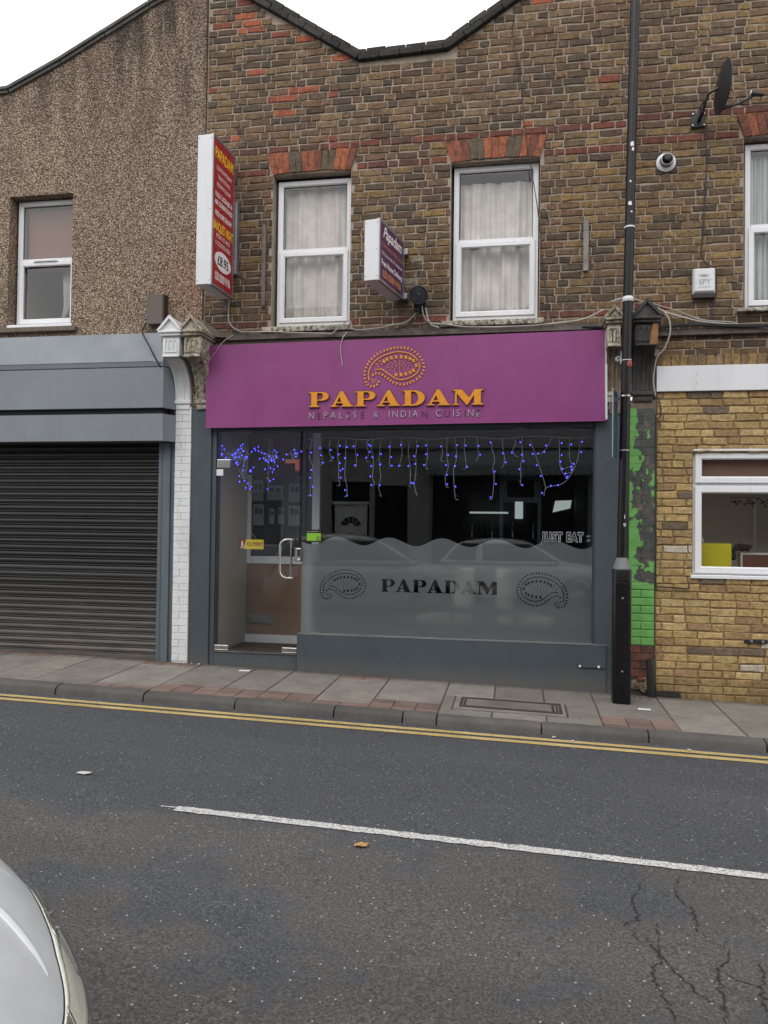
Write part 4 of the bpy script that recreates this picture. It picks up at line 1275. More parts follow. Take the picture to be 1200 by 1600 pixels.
MB().box(-3.153, -2.40, 1.115, 1.121, 1.132, 2.10).build('lobby_glass', plain('dark_glass', (.055, .062, .068), .12), IN)
MB().box(-3.198, -2.40, 1.10, 1.15, 2.102, 2.60).build('lobby_header', M['mauve'], IN)
M['paper'] = plain('menu_paper', (.22, .255, .26), .7)
M['photo'] = plain('menu_photo', (.05, .06, .06), .6)
PL = {(-3.15, 1.79): 'tall menu sheet at the upper corner of the lobby glass, farthest from the door lock', (-3.14, 1.50): 'menu sheet low on the lobby glass above the CLOSED sign',
      (-2.97, 1.80): 'wide menu sheet in the middle of the upper row on the lobby glass', (-2.94, 1.52): 'narrow menu sheet in the lower row, nearer the CLOSED sign of two narrow ones',
      (-2.83, 1.52): 'narrow menu sheet in the lower row, nearer the door handle of two narrow ones', (-2.70, 1.78): 'menu sheet of the upper row nearest the white lobby post',
      (-2.70, 1.50): 'menu sheet of the lower row nearest the white lobby post'}
for q in [(-3.15, 1.79, -3.0, 2.04), (-3.14, 1.50, -2.99, 1.75), (-2.97, 1.80, -2.76, 1.98), (-2.94, 1.52, -2.86, 1.70), (-2.83, 1.52, -2.74, 1.72), (-2.70, 1.78, -2.54, 2.0), (-2.70, 1.50, -2.54, 1.74)]:
    po = empty('menu_poster', ((q[0] + q[2]) / 2, 1.1, q[1]), PL[q[0], q[1]], 'poster', 'menu sheets stuck inside the lobby')
    MB().box(q[0] + .008, q[2] - .008, 1.109, 1.114, q[1], q[3]).build('sheet', M['paper'], po)
    w_ = q[2] - q[0]; h_ = q[3] - q[1]
    MB().box(q[0] + w_ * .2, q[0] + w_ * .45, 1.1065, 1.1085, q[1] + h_ * .55, q[1] + h_ * .85).build('picture', M['photo'], po)
    MB().box(q[0] + w_ * .55, q[0] + w_ * .82, 1.1065, 1.1085, q[1] + h_ * .55, q[1] + h_ * .80).build('picture', M['photo'], po)
tex = ((-3.15, 'first'),)
# chairs behind the frosted glass, table between them
M['seatcloth'] = paint('pale_green_cream_cover', (.80, .82, .68), .9, .05, .1)
M['darkwood'] = paint('dark_wood', (.045, .025, .016), .4, .2, .2)
def chair(x, y, rz, label):
    c = empty('dining_chair', (x, y, .10), label, 'chair', 'dining chairs in the restaurant', rz)
    def L(n, mb, mt, **k):
        o = link(n, mb.mesh(n, **k), mt); o.parent = c; return o
    L('seat', MB().box(-.22, .22, -.22, .22, .40, .50), M['seatcloth'], bevel=.03)
    L('backrest', MB().box(-.17, .17, .19, .25, .58, .98), M['seatcloth'], bevel=.025)
    for sx in (-.19, .19):
        L('leg', MB().tube([(sx, -.19, 0), (sx, -.19, .41)], .018, 8), M['darkwood'])
        L('leg', MB().tube([(sx, .21, 0), (sx, .21, .41), (sx * .9, .235, .97)], .018, 8), M['darkwood'])
    return c
chair(-.74, .41, -PI / 2 - .55, 'pale covered dining chair under the cut out word in the frosted film')
chair(.08, .41, PI / 2 + .5, 'pale covered dining chair under the paisley near the end of the frosted film')
t_ = empty('dining_table', (-.33, .80, .10), 'dark dining table set behind the frosted film', 'table')
o = link('tabletop', MB().box(-.26, .26, -.3, .3, .71, .745).mesh('t', bevel=.006), M['darkwood']); o.parent = t_
o = link('pedestal', MB().lathe([(.25, 0), (.24, .02), (.04, .05), (.04, .70), (.12, .71)], (0, 0, 0)).mesh('p', smooth=40), M['darkwood']); o.parent = t_
# bright shapes far inside set to glow by emission, and a bar shelf
M['rearglow'] = plain('rear_glow', (.75, .88, .86), .5, emit=.38)
rw = empty('rear_window', (.8, 5.1, 1.9), 'small bright rear window glowing through the dark restaurant', 'window')
MB().prism([(.56, 1.77), (.84, 1.84), (.86, 1.97), (.60, 1.96)], 'y', 5.18, 5.199).build('pane', M['rearglow'], rw)
MB().box(.47, .89, 5.165, 5.179, 1.98, 2.0).box(.47, .50, 5.165, 5.179, 1.74, 1.98).box(.47, .89, 5.165, 5.179, 1.70, 1.76).build('frame', M['intdark'], rw)
rs_ = empty('bar_shelf', (-.4, 4.8, 1.8), 'glowing strip and shelf of the bar at the back of the restaurant', 'shelf')
MB().box(-.78, -.16, 4.9, 5.15, 1.74, 1.765).build('glow_edge', M['rearglow'], rs_)
MB().box(-.05, .08, 5.15, 5.19, 1.66, 1.94).build('glow_panel', M['rearglow'], rs_)
MB().box(-.8, .45, 4.85, 5.19, 1.30, 1.33).build('shelf', M['darkwood'], rs_)
r = random.Random(3)
for i in range(11):
    x = -.74 + i * .11
    b_ = empty('bottle', (x, 5.0, 1.33), 'small bottle in the row on the bar shelf far inside', 'bottle', 'bottles on the bar shelf')
    o = link('glass_body', MB().lathe([(.03, 0), (.032, .02), (.032, .15), (.012, .20), (.012, .26)], (0, 0, 0), n=10).mesh('bottle', smooth=40), M['blackplastic'] if i % 3 else M['steel']); o.parent = b_

# ------------------------------------------------------------------ icicle lights
M['wirew'] = plain('white_light_wire', (.34, .34, .38), .6)
M['led'] = plain('blue_led', (.045, .05, 1.0), .3, emit=9.0)
bm = MB(); bm.lathe([(.0005, -.006), (.0035, -.003), (.0045, .001), (.003, .006), (.0005, .008)], (0, 0, 0), n=7)
LEDM = bm.mesh('bulb', smooth=True); LEDM.materials.append(M['led'])
def bulb(p, parent):
    o = bpy.data.objects.new('bulb', LEDM); COL.objects.link(o)
    o.location = p; o.scale = (.95,) * 3; o.parent = parent; o.matrix_parent_inverse = pworld(parent).inverted()
IL = empty('icicle_lights', (-.8, .12, 2.42), 'curtain of blue icicle lights on white wires hung inside the top of the shop window', 'string lights')
r = random.Random(8)
rail = MB().tube([(x_, .115, 2.415 + .012 * math.sin(x_ * 9)) for x_ in [-2.2 + i * .1 for i in range(30)]], .0028, 5).build('lead_wire', M['wirew'], IL)
STR = [(-2.148, 1.827), (-2.043, 2.13), (-1.94, 2.191), (-1.85, 1.936), (-1.775, 1.822), (-1.659, 2.13), (-1.543, 2.183), (-1.489, 1.937), (-1.408, 1.811), (-1.3, 2.103), (-1.193, 2.142), (-1.1, 1.905), (-1.034, 1.82), (-0.928, 2.109), (-0.77, 2.188), (-0.717, 1.92), (-0.639, 1.796), (-0.541, 2.109), (-0.412, 2.167), (-0.251, 1.798), (-0.155, 2.128), (-0.041, 2.231), (0.035, 1.941)]
def strand(P, seed, dens=.085, rad=.0024):
    r = random.Random(seed)
    pts = catmull([Vector(p) for p in P], 5)
    st = MB().tube(pts, rad, 5)
    acc = r.uniform(.0, .05); bl = []
    for a, b in zip(pts[:-1], pts[1:]):
        acc += (b - a).length
        if acc > dens:
            acc = r.uniform(-.03, .02)
            tip = b + Vector((r.choice((-1, 1)) * r.uniform(.010, .024), r.uniform(-.006, .006), r.uniform(-.008, .010)))
            st.tube([b, tip], rad * .8, 4)
            if r.random() < .80: bl.append(tip)
    o = st.build('strand', M['wirew'], IL)
    for t in bl: bulb(t, o)
for i, (x, zb) in enumerate(STR):
    n = max(3, int((2.41 - zb) / .09)); P = []
    for k in range(n + 1):
        t = k / n
        P.append((x + r.uniform(-.018, .018) * (t > 0), .115 + r.uniform(-.01, .01), 2.41 + (zb - 2.41) * t))
    if r.random() < .6: P.append((P[-1][0] + r.choice((-.03, .03)), .115, zb - .012))
    strand(P, i)
for i, pl in enumerate([[(0.111, 2.40), (0.175, 2.211), (0.24, 2.019), (0.272, 1.904)], [(0.324, 2.40), (0.25, 2.275), (0.175, 2.243)], [(0.399, 2.40), (0.407, 2.127), (.45, 2.04), (0.477, 2.0)],
            [(0.499, 2.40), (0.5, 2.21), (0.532, 2.083), (0.44, 1.955), (0.278, 1.91), (0.254, 1.827)], [(0.61, 2.40), (0.574, 2.178), (0.52, 2.064)], [(.40, 2.15), (.44, 2.10), (.50, 2.12), (.53, 2.07), (.45, 2.05)]]):
    strand([(a, .112 + .004 * i, b) for a, b in pl], 50 + i, .07)
TG = empty('tangled_lights', (-2.7, .16, 2.3), 'tangle of blue fairy lights bunched up behind the top of the glass door', 'string lights')
r = random.Random(77)
for ci, (cx, cz, sx, sz, nb, ns) in enumerate([(-3.0, 2.25, .12, .065, 35, 7), (-2.90, 2.05, .045, .13, 14, 2), (-2.60, 2.23, .08, .055, 20, 5), (-2.36, 2.24, .07, .045, 10, 2), (-2.62, 1.98, .03, .08, 4, 1)]):
    for s_ in range(ns):
        P = [(max(-3.17, cx + r.gauss(0, sx * .6)), .15 + r.uniform(-.03, .05), cz + r.gauss(0, sz * .6)) for _ in range(6)]
        if s_ == 0: P[0] = (cx, .15, 2.43)
        st = MB().tube(catmull([Vector(p) for p in P], 5), .0020, 5).build('strand', M['wirew'], TG)
        for b_ in range(nb // ns): bulb((max(-3.17, cx + r.gauss(0, sx)), .15 + r.uniform(-.04, .06), min(2.46, cz + r.gauss(0, sz))), st)

# ================================================================== PURPLE FASCIA SIGN
FS = empty('fascia_sign', (-1.2, -.1, 2.95), 'wide purple sign board reading PAPADAM in orange letters below a paisley', 'sign')
MB().prism([(-3.225, 2.512), (.812, 2.540), (.800, 3.412), (-3.235, 3.372)], 'y', -.120, -.105).build('board', M['purple'], FS, bevel=.003)
MB().prism([(.813, 2.555), (.835, 2.556), (.826, 3.405), (.802, 3.404)], 'y', -.112, -.02).build('edge_trim', M['whiteplastic'], FS)
MB().prism([(-3.215, 2.525), (.80, 2.552), (.79, 3.40), (-3.225, 3.36)], 'y', -.104, .0).build('backing_box', M['dark'], FS)
M['goldside'] = plain('dark_letter_edge', (.10, .025, .02), .6)
for c, Ls in word(-2.115, -.340, 2.705, 2.868):
    o = poly2d(Ls, -.132, M['goldside'], 'letter_edge', FS, .0095)
    # face set just proud of its own darker rim
    f = poly2d(Ls, -.1425, M['gold'], 'letter', FS)
    me = f.data
    cx = sum(v.co.x for v in me.vertices) / len(me.vertices); cz = 2.786
    for v in me.vertices: v.co.x = cx + (v.co.x - cx) * .965; v.co.z = cz + (v.co.z - cz) * .93
emb = poly2d(paisley(-1.545, -.925, 2.905, 3.310), -.126, M['gold'], 'paisley_emblem', FS, .004)
emb['label'] = 'orange paisley emblem'
M['smalledge'] = plain('dark_plum_edge', (.055, .02, .05), .6)
txt = 'NEPALESE & INDIAN CUISINE'
r = random.Random(6)
adv = {'I': .45, ' ': .75, 'M': 1.1, '&': 1.15, 'N': 1.05, 'D': 1.05, 'U': 1.05, 'A': 1.05, 'C': 1.0}
tot = sum(adv.get(c, .9) for c in txt)
x = -2.115; kx = 1.775 / tot
for i, c in enumerate(txt):
    wd = adv.get(c, .9) * kx
    if c != ' ':
        # some letters have lost their pale faces and show only the dark edge
        me = text_mesh(c, .098, extrude=.003, sx=.88, offset=-.0012)
        a = r.uniform(-.03, .03)
        me.transform(Matrix.Translation((x, -.1235, 2.588 + .0012 * i * .3)) @ FRONT @ Matrix.Rotation(a * .5, 4, 'Z'))
        bad = i in (1, 5, 7, 16, 19, 22, 24)
        link('small_letter_edge', me, M['smalledge'], FS)
        if not bad or i in (5, 24):
            me2 = me.copy(); me2.materials.clear(); me2.transform(Matrix.Translation((-.0025, -.0035, .003)))
            if i in (5, 24): me2.transform(Matrix.Translation((0, 0, 2.588)) @ Matrix.Diagonal((1, 1, .55, 1)) @ Matrix.Translation((0, 0, -2.588)))
            link('small_letter', me2, M['silverlet'], FS)
    x += wd

# ================================================================== GREY SHUTTERED SHOP
SB = empty('shutter_boxing', (-5, -.1, 2.9), 'stepped blue grey metal boxing over the closed roller shutter', 'shop fascia')
XL, XR = -8.6, -3.66
def wedge(name, prof, xl, xr, mat, bev=.003, slant=0):
    m = MB(); n = len(prof)
    m.loops([[(xl, y, z) for y, z in prof], [(xr + (y + .22) * slant, y, z) for y, z in prof]])
    return m.build(name, mat, SB, bevel=bev)
m = MB(); tp = [(.0, 3.15, .09), (-.215, 3.15, .0), (-.225, 3.20, -.005), (-.10, 3.535, -.10), (.0, 3.545, -.05)]
m.loops([[(XL, y, z) for y, z, d in tp], [(XR + d, y, z) for y, z, d in tp]]); m.build('top_panel', M['lgrey'], SB, bevel=.003)
m = MB(); m.box(XL, XR - .12, -.2275, -.222, 3.200, 3.206)
m.build('drip_edge', M['lgrey2'], SB)
MB().box(XL, XR - .005, -.228, .0, 3.145, 3.149).build('shadow_gap', M['dark'], SB)
wedge('upper_panel', [(.0, 2.715), (-.225, 2.715), (-.225, 3.142), (.0, 3.142)], XL, XR, M['lgrey'], slant=.40)
MB().box(XL, XR - .02, -.18, .0, 2.655, 2.714).build('shadow_gap', M['dark'], SB)
wedge('lower_panel', [(.0, 2.375), (-.22, 2.368), (-.225, 2.652), (.0, 2.654)], XL, XR, M['lgrey'], slant=.40)
m = MB()
for x in (-4.75, -6.2): m.box(x - .001, x + .001, -.2275, -.222, 2.372, 2.650).box(x - .001, x + .001, -.2275, -.224, 2.717, 3.14)
SH = empty('roller_shutter', (-5.2, -.03, 0), 'closed dark roller shutter with dusty lower slats under the grey boxing', 'shutter')
GUx0, GUx1 = -3.785, -3.655
MB().box(GUx0, GUx1, -.045, .06, -.05, 2.367).build('guide_rail', M['lgrey2'], SH, bevel=.004)
MB().box(GUx0 + .035, GUx0 + .042, -.052, -.0455, .03, 2.35).build('guide_ridge', M['lgrey2'], SH)
MB().box(XL, -3.605, .062, .075, -.1, 2.70).build('backing', M['dark'], SH)
MB().box(-3.654, -3.60, -.02, .06, -.1, 2.80).build('side_filler', M['lgrey2'], SH)
m_, nt, bs = nmat('shutter_slat')
p = pos(nt)
sp_ = N(nt, 'ShaderNodeSeparateXYZ'); nt.links.new(p, sp_.inputs[0])
zz = N(nt, 'ShaderNodeMapRange'); zz.inputs['From Min'].default_value = .95; zz.inputs['From Max'].default_value = .15
nt.links.new(sp_.outputs['Z'], zz.inputs['Value'])
dn = ramp(nt, nz(nt, pos(nt, (.6, 1, 5)), 3, 6, .7), [(.25, (.30,) * 3), (.7, (1,) * 3)])
mm_ = N(nt, 'ShaderNodeMath', operation='MULTIPLY'); nt.links.new(zz.outputs[0], mm_.inputs[0]); nt.links.new(dn, mm_.inputs[1])
base = ramp(nt, nz(nt, pos(nt, (.5, 1, 8)), 4, 4), [(.3, (.008, .008, .009)), (.7, (.015, .015, .016))])
c = mix(nt, mm_.outputs[0], base, (.125, .112, .098))
c = mix(nt, 1.0, c, N(nt, 'ShaderNodeObjectInfo').outputs['Color'], 'MULTIPLY')
nt.links.new(c, bs.inputs['Base Color']); bs.inputs['Roughness'].default_value = .5; bs.inputs['Specular IOR Level'].default_value = .35
M['slat'] = m_
prof = [(.0, -.036), (-.008, -.037), (-.013, -.030), (-.010, -.022), (-.020, -.012), (-.024, .004), (-.019, .020), (-.008, .030), (.0, .034)]
m = MB(); m.loops([[(XL, y, z) for y, z in prof], [(GUx0 + .005, y, z) for y, z in prof]])
SLM = m.mesh('slat', smooth=50); SLM.materials.append(M['slat'])
r = random.Random(13)
for k in range(34):
    z = .135 + k * .0725
    if z > 2.62: break
    o = bpy.data.objects.new('slat', SLM); COL.objects.link(o)
    o.location = (r.uniform(-.0, .002), r.uniform(-.002, .002), z); o.parent = SH; o.matrix_parent_inverse = pworld(SH).inverted()
    t = r.uniform(.85, 1.15) * (2.1 if k in (11, 12) else 1); o.color = (t, t, t, 1)  # two slats coloured lighter as a painted highlight
MB().box(XL, GUx0, -.03, .02, .01, .097).build('bottom_bar', M['slat'], SH, bevel=.006)

# ================================================================== PILASTERS AND CONSOLE BRACKETS
def console(name, x0, x1, zb, mats, label, proj=.19, seed=0, rough=0.0, group='console brackets between the shopfronts'):
    """shop console: cove scroll, fluted block, moulded cap and little gabled pediment"""
    c = empty(name, ((x0 + x1) / 2, -.05, zb), label, 'bracket', group)
    P, B, S, F_ = mats
    w_ = x1 - x0; zt = zb + .62          # zt = top of block
    prof = [(.0, zb), (-.055, zb)]
    for i in range(11):
        t = i / 10; prof.append((-.055 - (proj - .075) * (1 - math.cos(t * PI / 2)) , zb + (.385) * math.sin(t * PI / 2) * 1.0))
    prof.append((.0, zb + .385))
    def fin(mb, nm, mt, bev=.004, parent=c):
        if rough: 
            me = mb.mesh(nm, bevel=bev, seg=1, sub=2)
            q = MB(); q.v = [tuple(v.co) for v in me.vertices]; q.f = [tuple(p.vertices) for p in me.polygons]
            q.jitter(rough, seed, 16); return q.build(nm, mt, parent, smooth=50)
        return mb.build(nm, mt, parent, bevel=bev, smooth=45)
    sc_ = MB(); sc_.prism(prof, 'x', x0 + .008, x1 - .008)
    s = fin(sc_, 'scroll', S, .003)
    # raised ribs down both edges and the middle of the scroll
    rp = [(y - .010, z) for y, z in prof[1:-1]]
    for u in (.0, .44, .86):
        m = MB(); a = x0 + .008 + u * (w_ - .016); b = a + .018 * (1.4 if u == .44 else 1)
        vs, fs = [], []
        for y, z in rp: vs += [(a, y, z), (b, y, z), (b, y + .016, z), (a, y + .016, z)]
        for i in range(len(rp) - 1):
            for k in range(4): fs.append((4 * i + k, 4 * i + (k + 1) % 4, 4 * i + 4 + (k + 1) % 4, 4 * i + 4 + k))
        m.add(vs, fs); m.build('rib', S, s)
    fin(MB().box(x0, x1, -proj, .01, zb + .388, zt - .02), 'block', B)
    fin(MB().box(x0 + .0, x1 - .0, -proj - .012, .01, zb + .388, zb + .408), 'block_base', B)
    for i in range(3):
        cx = x0 + w_ * (.24 + .26 * i)
        m = MB(); m.prism([(cx - .015, zb + .445), (cx + .015, zb + .445)] + arcp(cx, zb + .545, .015, .018, 0, 180, 6), 'y', -proj - .001, -proj + .006)
        m2 = MB(); 
        outer_ = [(cx - .021, zb + .436), (cx + .021, zb + .436)] + arcp(cx, zb + .545, .021, .024, 0, 180, 6)
        inner_ = [(cx - .012, zb + .447), (cx + .012, zb + .447)] + arcp(cx, zb + .545, .012, .014, 0, 180, 6)
        k = len(outer_)
        vs = [(x, -proj - .009, z) for x, z in outer_] + [(x, -proj - .009, z) for x, z in inner_] + [(x, -proj + .002, z) for x, z in outer_] + [(x, -proj - .001, z) for x, z in inner_]
        fs = []
        for j in range(k):
            n2 = (j + 1) % k
            fs += [(j, n2, k + n2, k + j), (2 * k + j, 2 * k + n2, n2, j), (k + j, k + n2, 3 * k + n2, 3 * k + j)]
        m2.add(vs, fs).build('flute', B, c)
    fin(MB().box(x0 - .020, x1 + .020, -proj - .03, .02, zt - .018, zt + .010).box(x0 - .036, x1 + .036, -proj - .048, .02, zt + .011, zt + .036), 'cap', P)
    xm = (x0 + x1) / 2; hw_ = w_ / 2 + .040
    m = MB(); m.prism([(xm - hw_, zt + .038), (xm + hw_, zt + .038), (xm, zt + .038 + hw_ * 1.12)], 'y', -proj - .030, .03)
    pd = fin(m, 'pediment', P)
    m = MB(); a, b = zt + .038, zt + .038 + hw_ * 1.12
    for sgn in (-1, 1):
        q = [(xm + sgn * (hw_ + .006), a - .004), (xm + sgn * (hw_ - .026), a + .004), (xm, b - .030), (xm, b + .008)]
        m.prism(q, 'y', -proj - .052, -proj - .031)
    m.build('rake', P, pd, bevel=.002)
    fin(MB().box(x0 + .0, x1 - .0, -.075, .01, zb - .045, zb - .003).box(x0 + .012, x1 - .012, -.062, .01, zb - .105, zb - .047), 'foot', B if name != 'stone_bracket' else S)
    return c
W3 = (M['stone_white'],) * 4
console('painted_bracket', -3.605, -3.425, 2.82, W3, 'glossy white console bracket with gabled top on the white brick pilaster', proj=.37, seed=1)
console('stone_bracket', -3.378, -3.20, 2.82, (M['stone'],) * 4, 'flaking cream stone console bracket beside the white one at the end of the purple sign', proj=.36, seed=2, rough=.007)
M['stone_pale'] = paint('flaking_cream_paint', (.50, .45, .36), .8, .15, .7, (.12, .09, .065), 18, bmp=.5, streak=False, dth=.47)
M['stone_tan'] = paint('bare_brown_stone', (.17, .125, .085), .9, .3, .5, (.03, .025, .02), 8, bmp=.5)
console('worn_bracket', .815, .935, 2.83, (M['stone'], M['stone_pale'], M['stone_tan'], M['stone']), 'worn bracket with cream block half hidden behind the lamp post', proj=.26, seed=5, rough=.005)
console('black_bracket', 1.065, 1.265, 2.83, (M['stone_black'],) * 4, 'black painted console bracket with bare orange patch, right of the lamp post', proj=.26, seed=7, rough=.004)
M['orangestone'] = paint('bare_orange_stone', (.26, .13, .05), .9, .3, .6, (.05, .03, .02), 14, bmp=.5, streak=False)
m = MB(); m.prism([(1.195, 3.235), (1.266, 3.23), (1.266, 3.42), (1.225, 3.425), (1.205, 3.34)], 'y', -.2735, -.262); m.jitter(.006, 3, 30); m.build('bare_patch', M['orangestone'], bpy.data.objects['black_bracket'])['label'] = 'bare orange patch'
# slabs of roof cement behind the stone pediments
m = MB(); m.prism([(-3.42, 3.50), (-3.02, 3.46), (-3.10, 3.52), (-3.30, 3.66)], 'y', -.10, .0); m.build('flashing', M['soot'], bpy.data.objects['stone_bracket'])
MB().box(.86, 1.29, -.045, .008, 2.62, 2.745).build('rubble_band', M['sill2'], bpy.data.objects['black_bracket'])

# white brick pilaster
PW = empty('white_pilaster', (-3.51, 0, 0), 'narrow brick pilaster painted white between shutter and restaurant', 'pilaster')
core = MB().box(-3.598, -3.424, -.045, .10, .0, 2.745).build('core', M['white'], PW)
r = random.Random(17)
z = .055; k = 0
while z < 2.70:
    h_ = .0745
    cuts = [(-3.60, -3.422)] if k % 2 else [(-3.60, -3.525), (-3.523, -3.422)]
    for a, b in cuts:
        m = MB(); m.box(a + .001, b - .001, -.053 + r.uniform(-.0015, .0015), -.02, z + .0015, z + h_ - .0015)
        m.build('brick', M['white'], PW, bevel=.003)
    z += h_; k += 1
# peeling green pilaster on the other side
m_, nt, bs = nmat('peeling_green_paint')
p = pos(nt)
sp_ = N(nt, 'ShaderNodeSeparateXYZ'); nt.links.new(p, sp_.inputs[0])
n1 = nz(nt, pos(nt, (1, 1, .75)), 8.5, 7, .58)
def mr(src, a, b, c0, c1):
    q = N(nt, 'ShaderNodeMapRange'); q.inputs['From Min'].default_value = a; q.inputs['From Max'].default_value = b
    q.inputs['To Min'].default_value = c0; q.inputs['To Max'].default_value = c1; nt.links.new(src, q.inputs['Value']); return q.outputs[0]
def ad(a, b):
    q = N(nt, 'ShaderNodeMath', operation='ADD'); nt.links.new(a, q.inputs[0]); nt.links.new(b, q.inputs[1]); return q.outputs[0]
e = ad(n1, mr(sp_.outputs['X'], 1.05, 1.15, .16, -.035))
e = ad(e, mr(sp_.outputs['Z'], 1.02, .90, -.055, .30))
e = ad(e, mr(sp_.outputs['Z'], 2.66, 2.72, 0, .12))
msk = ramp(nt, e, [(.480, (0, 0, 0)), (.485, (1, 1, 1))])
under = ramp(nt, nz(nt, p, 12, 7, .7), [(.35, (.030, .036, .038)), (.55, (.065, .066, .062)), (.66, (.17, .12, .08))])
gr = ramp(nt, nz(nt, p, 12, 4), [(.3, (.105, .300, .070)), (.7, (.150, .380, .100))])
c = mix(nt, msk, under, gr)
nt.links.new(c, bs.inputs['Base Color']); bs.inputs['Roughness'].default_value = .5
b = N(nt, 'ShaderNodeBump'); b.inputs['Strength'].default_value = .9; b.inputs['Distance'].default_value = .012
nt.links.new(msk, b.inputs['Height']); nt.links.new(b.outputs[0], bs.inputs['Normal'])
M['green'] = m_
PG = empty('green_pilaster', (1.17, 0, 0), 'brick pilaster with peeling bright green paint over dark grey, right of the lamp post', 'pilaster')
MB().box(1.052, 1.283, -.040, .10, .401, 2.615).build('core', M['green'], PG)
MB().box(1.052, 1.283, -.036, .10, -.2, .40).build('lower_core', M['joint'], PG)
r = random.Random(19); z = .40; k = 0
while z < 2.60:
    h_ = .0755; lowz = z < .98
    cuts = [(1.050, 1.284)] if k % 2 else [(1.050, 1.160), (1.162, 1.284)]
    for a, b in cuts:
        m = MB(); g_ = .004 if lowz else .001
        m.box(a + .001, b - .001, -.050 + r.uniform(-.002, .002) * (2 if lowz else .6), -.02, z + g_, z + h_ - g_)
        m.build('brick', M['green'], PG, bevel=.007 if lowz else .0015)
    z += h_; k += 1
M['redbrick'] = brick_mat('sooty_red_brick', False, .7, .3, .1)
z = .40 - .0755; k = 0
while z > .08:
    cuts = [(1.055, 1.275)] if k % 2 else [(1.055, 1.16), (1.168, 1.275)]
    for a, b in cuts:
        o = MB().box(a + .003, b - .003, -.044 + r.uniform(-.004, .004), -.01, z + .003, z + .0715).build('brick', M['redbrick'], PG, bevel=.006)
        o.color = (*r.choice(DREDS), 1)
    z -= .0755; k += 1
for i in range(9):
    a = 1.07 + r.uniform(0, .15); z = -.03 + r.uniform(-.02, .10); s_ = r.uniform(.03, .07)
    m = MB(); m.box(a, a + s_ * 1.5, -.05 - r.uniform(0, .04), .02, z, z + s_)
    me = m.mesh('broken_brick', bevel=.008, seg=1, sub=1); q = MB(); q.v = [tuple(v.co) for v in me.vertices]; q.f = [tuple(p.vertices) for p in me.polygons]; q.jitter(.02, i, 14)
    o = q.build('broken_brick', M['redbrick'], PG); o.color = (*r.choice([STOCK[4], STOCK[0], DREDS[0], (.2, .17, .13)]), 1)
m = MB(); m.lathe([(.035, -.02), (.040, 0), (.036, .30), (.03, .34)], (1.255, -.075, -.06), 'z', 12)
m.jitter(.008, 1, 10); m.build('lead_stub', M['blackplastic'], PG, smooth=40)

# ================================================================== LAMP POST
bx, by = .940, -.385
gz = zp(bx, by)
LPp = empty('lamp_post', (bx, by, gz), 'tall black steel lamp post standing on the pavement before the green pilaster', 'lamp post')
m = MB()
def sq(hw_, z, ch=.25, cx=bx):
    c_ = hw_ * ch
    return [(cx + a, by + b, z) for a, b in ((-hw_ + c_, -hw_), (hw_ - c_, -hw_), (hw_, -hw_ + c_), (hw_, hw_ - c_), (hw_ - c_, hw_), (-hw_ + c_, hw_), (-hw_, hw_ - c_), (-hw_, -hw_ + c_))]
m.loops([sq(.079, gz - .05), sq(.079, 1.13), sq(.076, 1.14)]); m.build('base_box', M['blackpaint'], LPp, bevel=.003, smooth=30)
MB().loops([sq(.077, 1.142), sq(.047, 1.245, .6)]).build('shoulder', paint('worn_grey_shoulder', (.14, .145, .15), .5, .3, .6), LPp, smooth=30)
MB().box(bx - .062, bx + .062, by - .083, by - .0795, .10, 1.02).build('access_door', M['blackpaint'], LPp, bevel=.002)
m = MB(); m.tube([(bx + .052 * math.cos(a_), by - .084, 1.02 + .028 * math.sin(a_)) for a_ in [PI * i / 8 for i in range(9)]], .004, 6); m.build('door_rim', M['blackpaint'], LPp)
for zz in (.22, .88): MB().lathe([(.010, -.0835), (.010, -.091), (.006, -.092)], (bx, by, zz), 'y', 6).build('door_bolt', M['dullmetal'], LPp)
def cx_(z): return bx + .0165 * (z - 1.2)
MB().tube([(cx_(z), by, z) for z in (1.2, 2.0, 3.0, 4.0, 5.0, 6.0, 7.2, 8.6)], [.046, .045, .044, .0435, .043, .042, .041, .040], 20).build('column', M['blackpaint'], LPp, smooth=60)
for z, h_, mt in ((3.60, .045, 'whiteplastic'), (4.28, .016, 'whiteplastic'), (2.70, .0, None)):
    if mt: MB().lathe([(.0475, z), (.050, z + .003), (.050, z + h_ - .003), (.0475, z + h_)], (cx_(z), by, 0), 'z', 24).build('band', M[mt], LPp, smooth=50)
r = random.Random(3)
for z, w_ in ((5.05, .05), (5.00, .03), (4.70, .02), (4.50, .035), (4.42, .02)):     # torn sticker remnants
    m = MB(); pts = []
    for k in range(7):
        a_ = 2 * PI * k / 7; pts.append((w_ * .5 * math.cos(a_) * r.uniform(.5, 1.2), w_ * .55 * math.sin(a_) * r.uniform(.6, 1.3)))
    vs = []
    th0 = r.uniform(-2.2, -1.3)
    for u, v in pts:
        th = th0 + u / .045; vs.append((cx_(z) + .0462 * math.cos(th), by + .0462 * math.sin(th), z + v))
    m.add(vs, [tuple(range(7))]); m.build('sticker_scrap', M['whiteplastic'], LPp)
m = MB(); m.lathe([(.002, -.012), (.022, -.008), (.024, 0)], (cx_(3.0) + .022, by - .045, 3.02), 'y', 16, sq=1.5); m.build('red_tag', plain('red_plastic', (.26, .05, .045), .5), LPp, smooth=50)
MB().lathe([(.0468, 3.055), (.0475, 3.058), (.0468, 3.061)], (cx_(3.05), by, 0), 'z', 20).build('tie', M['whiteplastic'], LPp)
for k, (dx_, t_) in enumerate(((-.001, '1'), (.0, '9'))):
    text_front('number', t_, .052, bx + .004 - .012 + .012, by - .0480, 1.60 - k * .075, M['stwhite'], LPp)
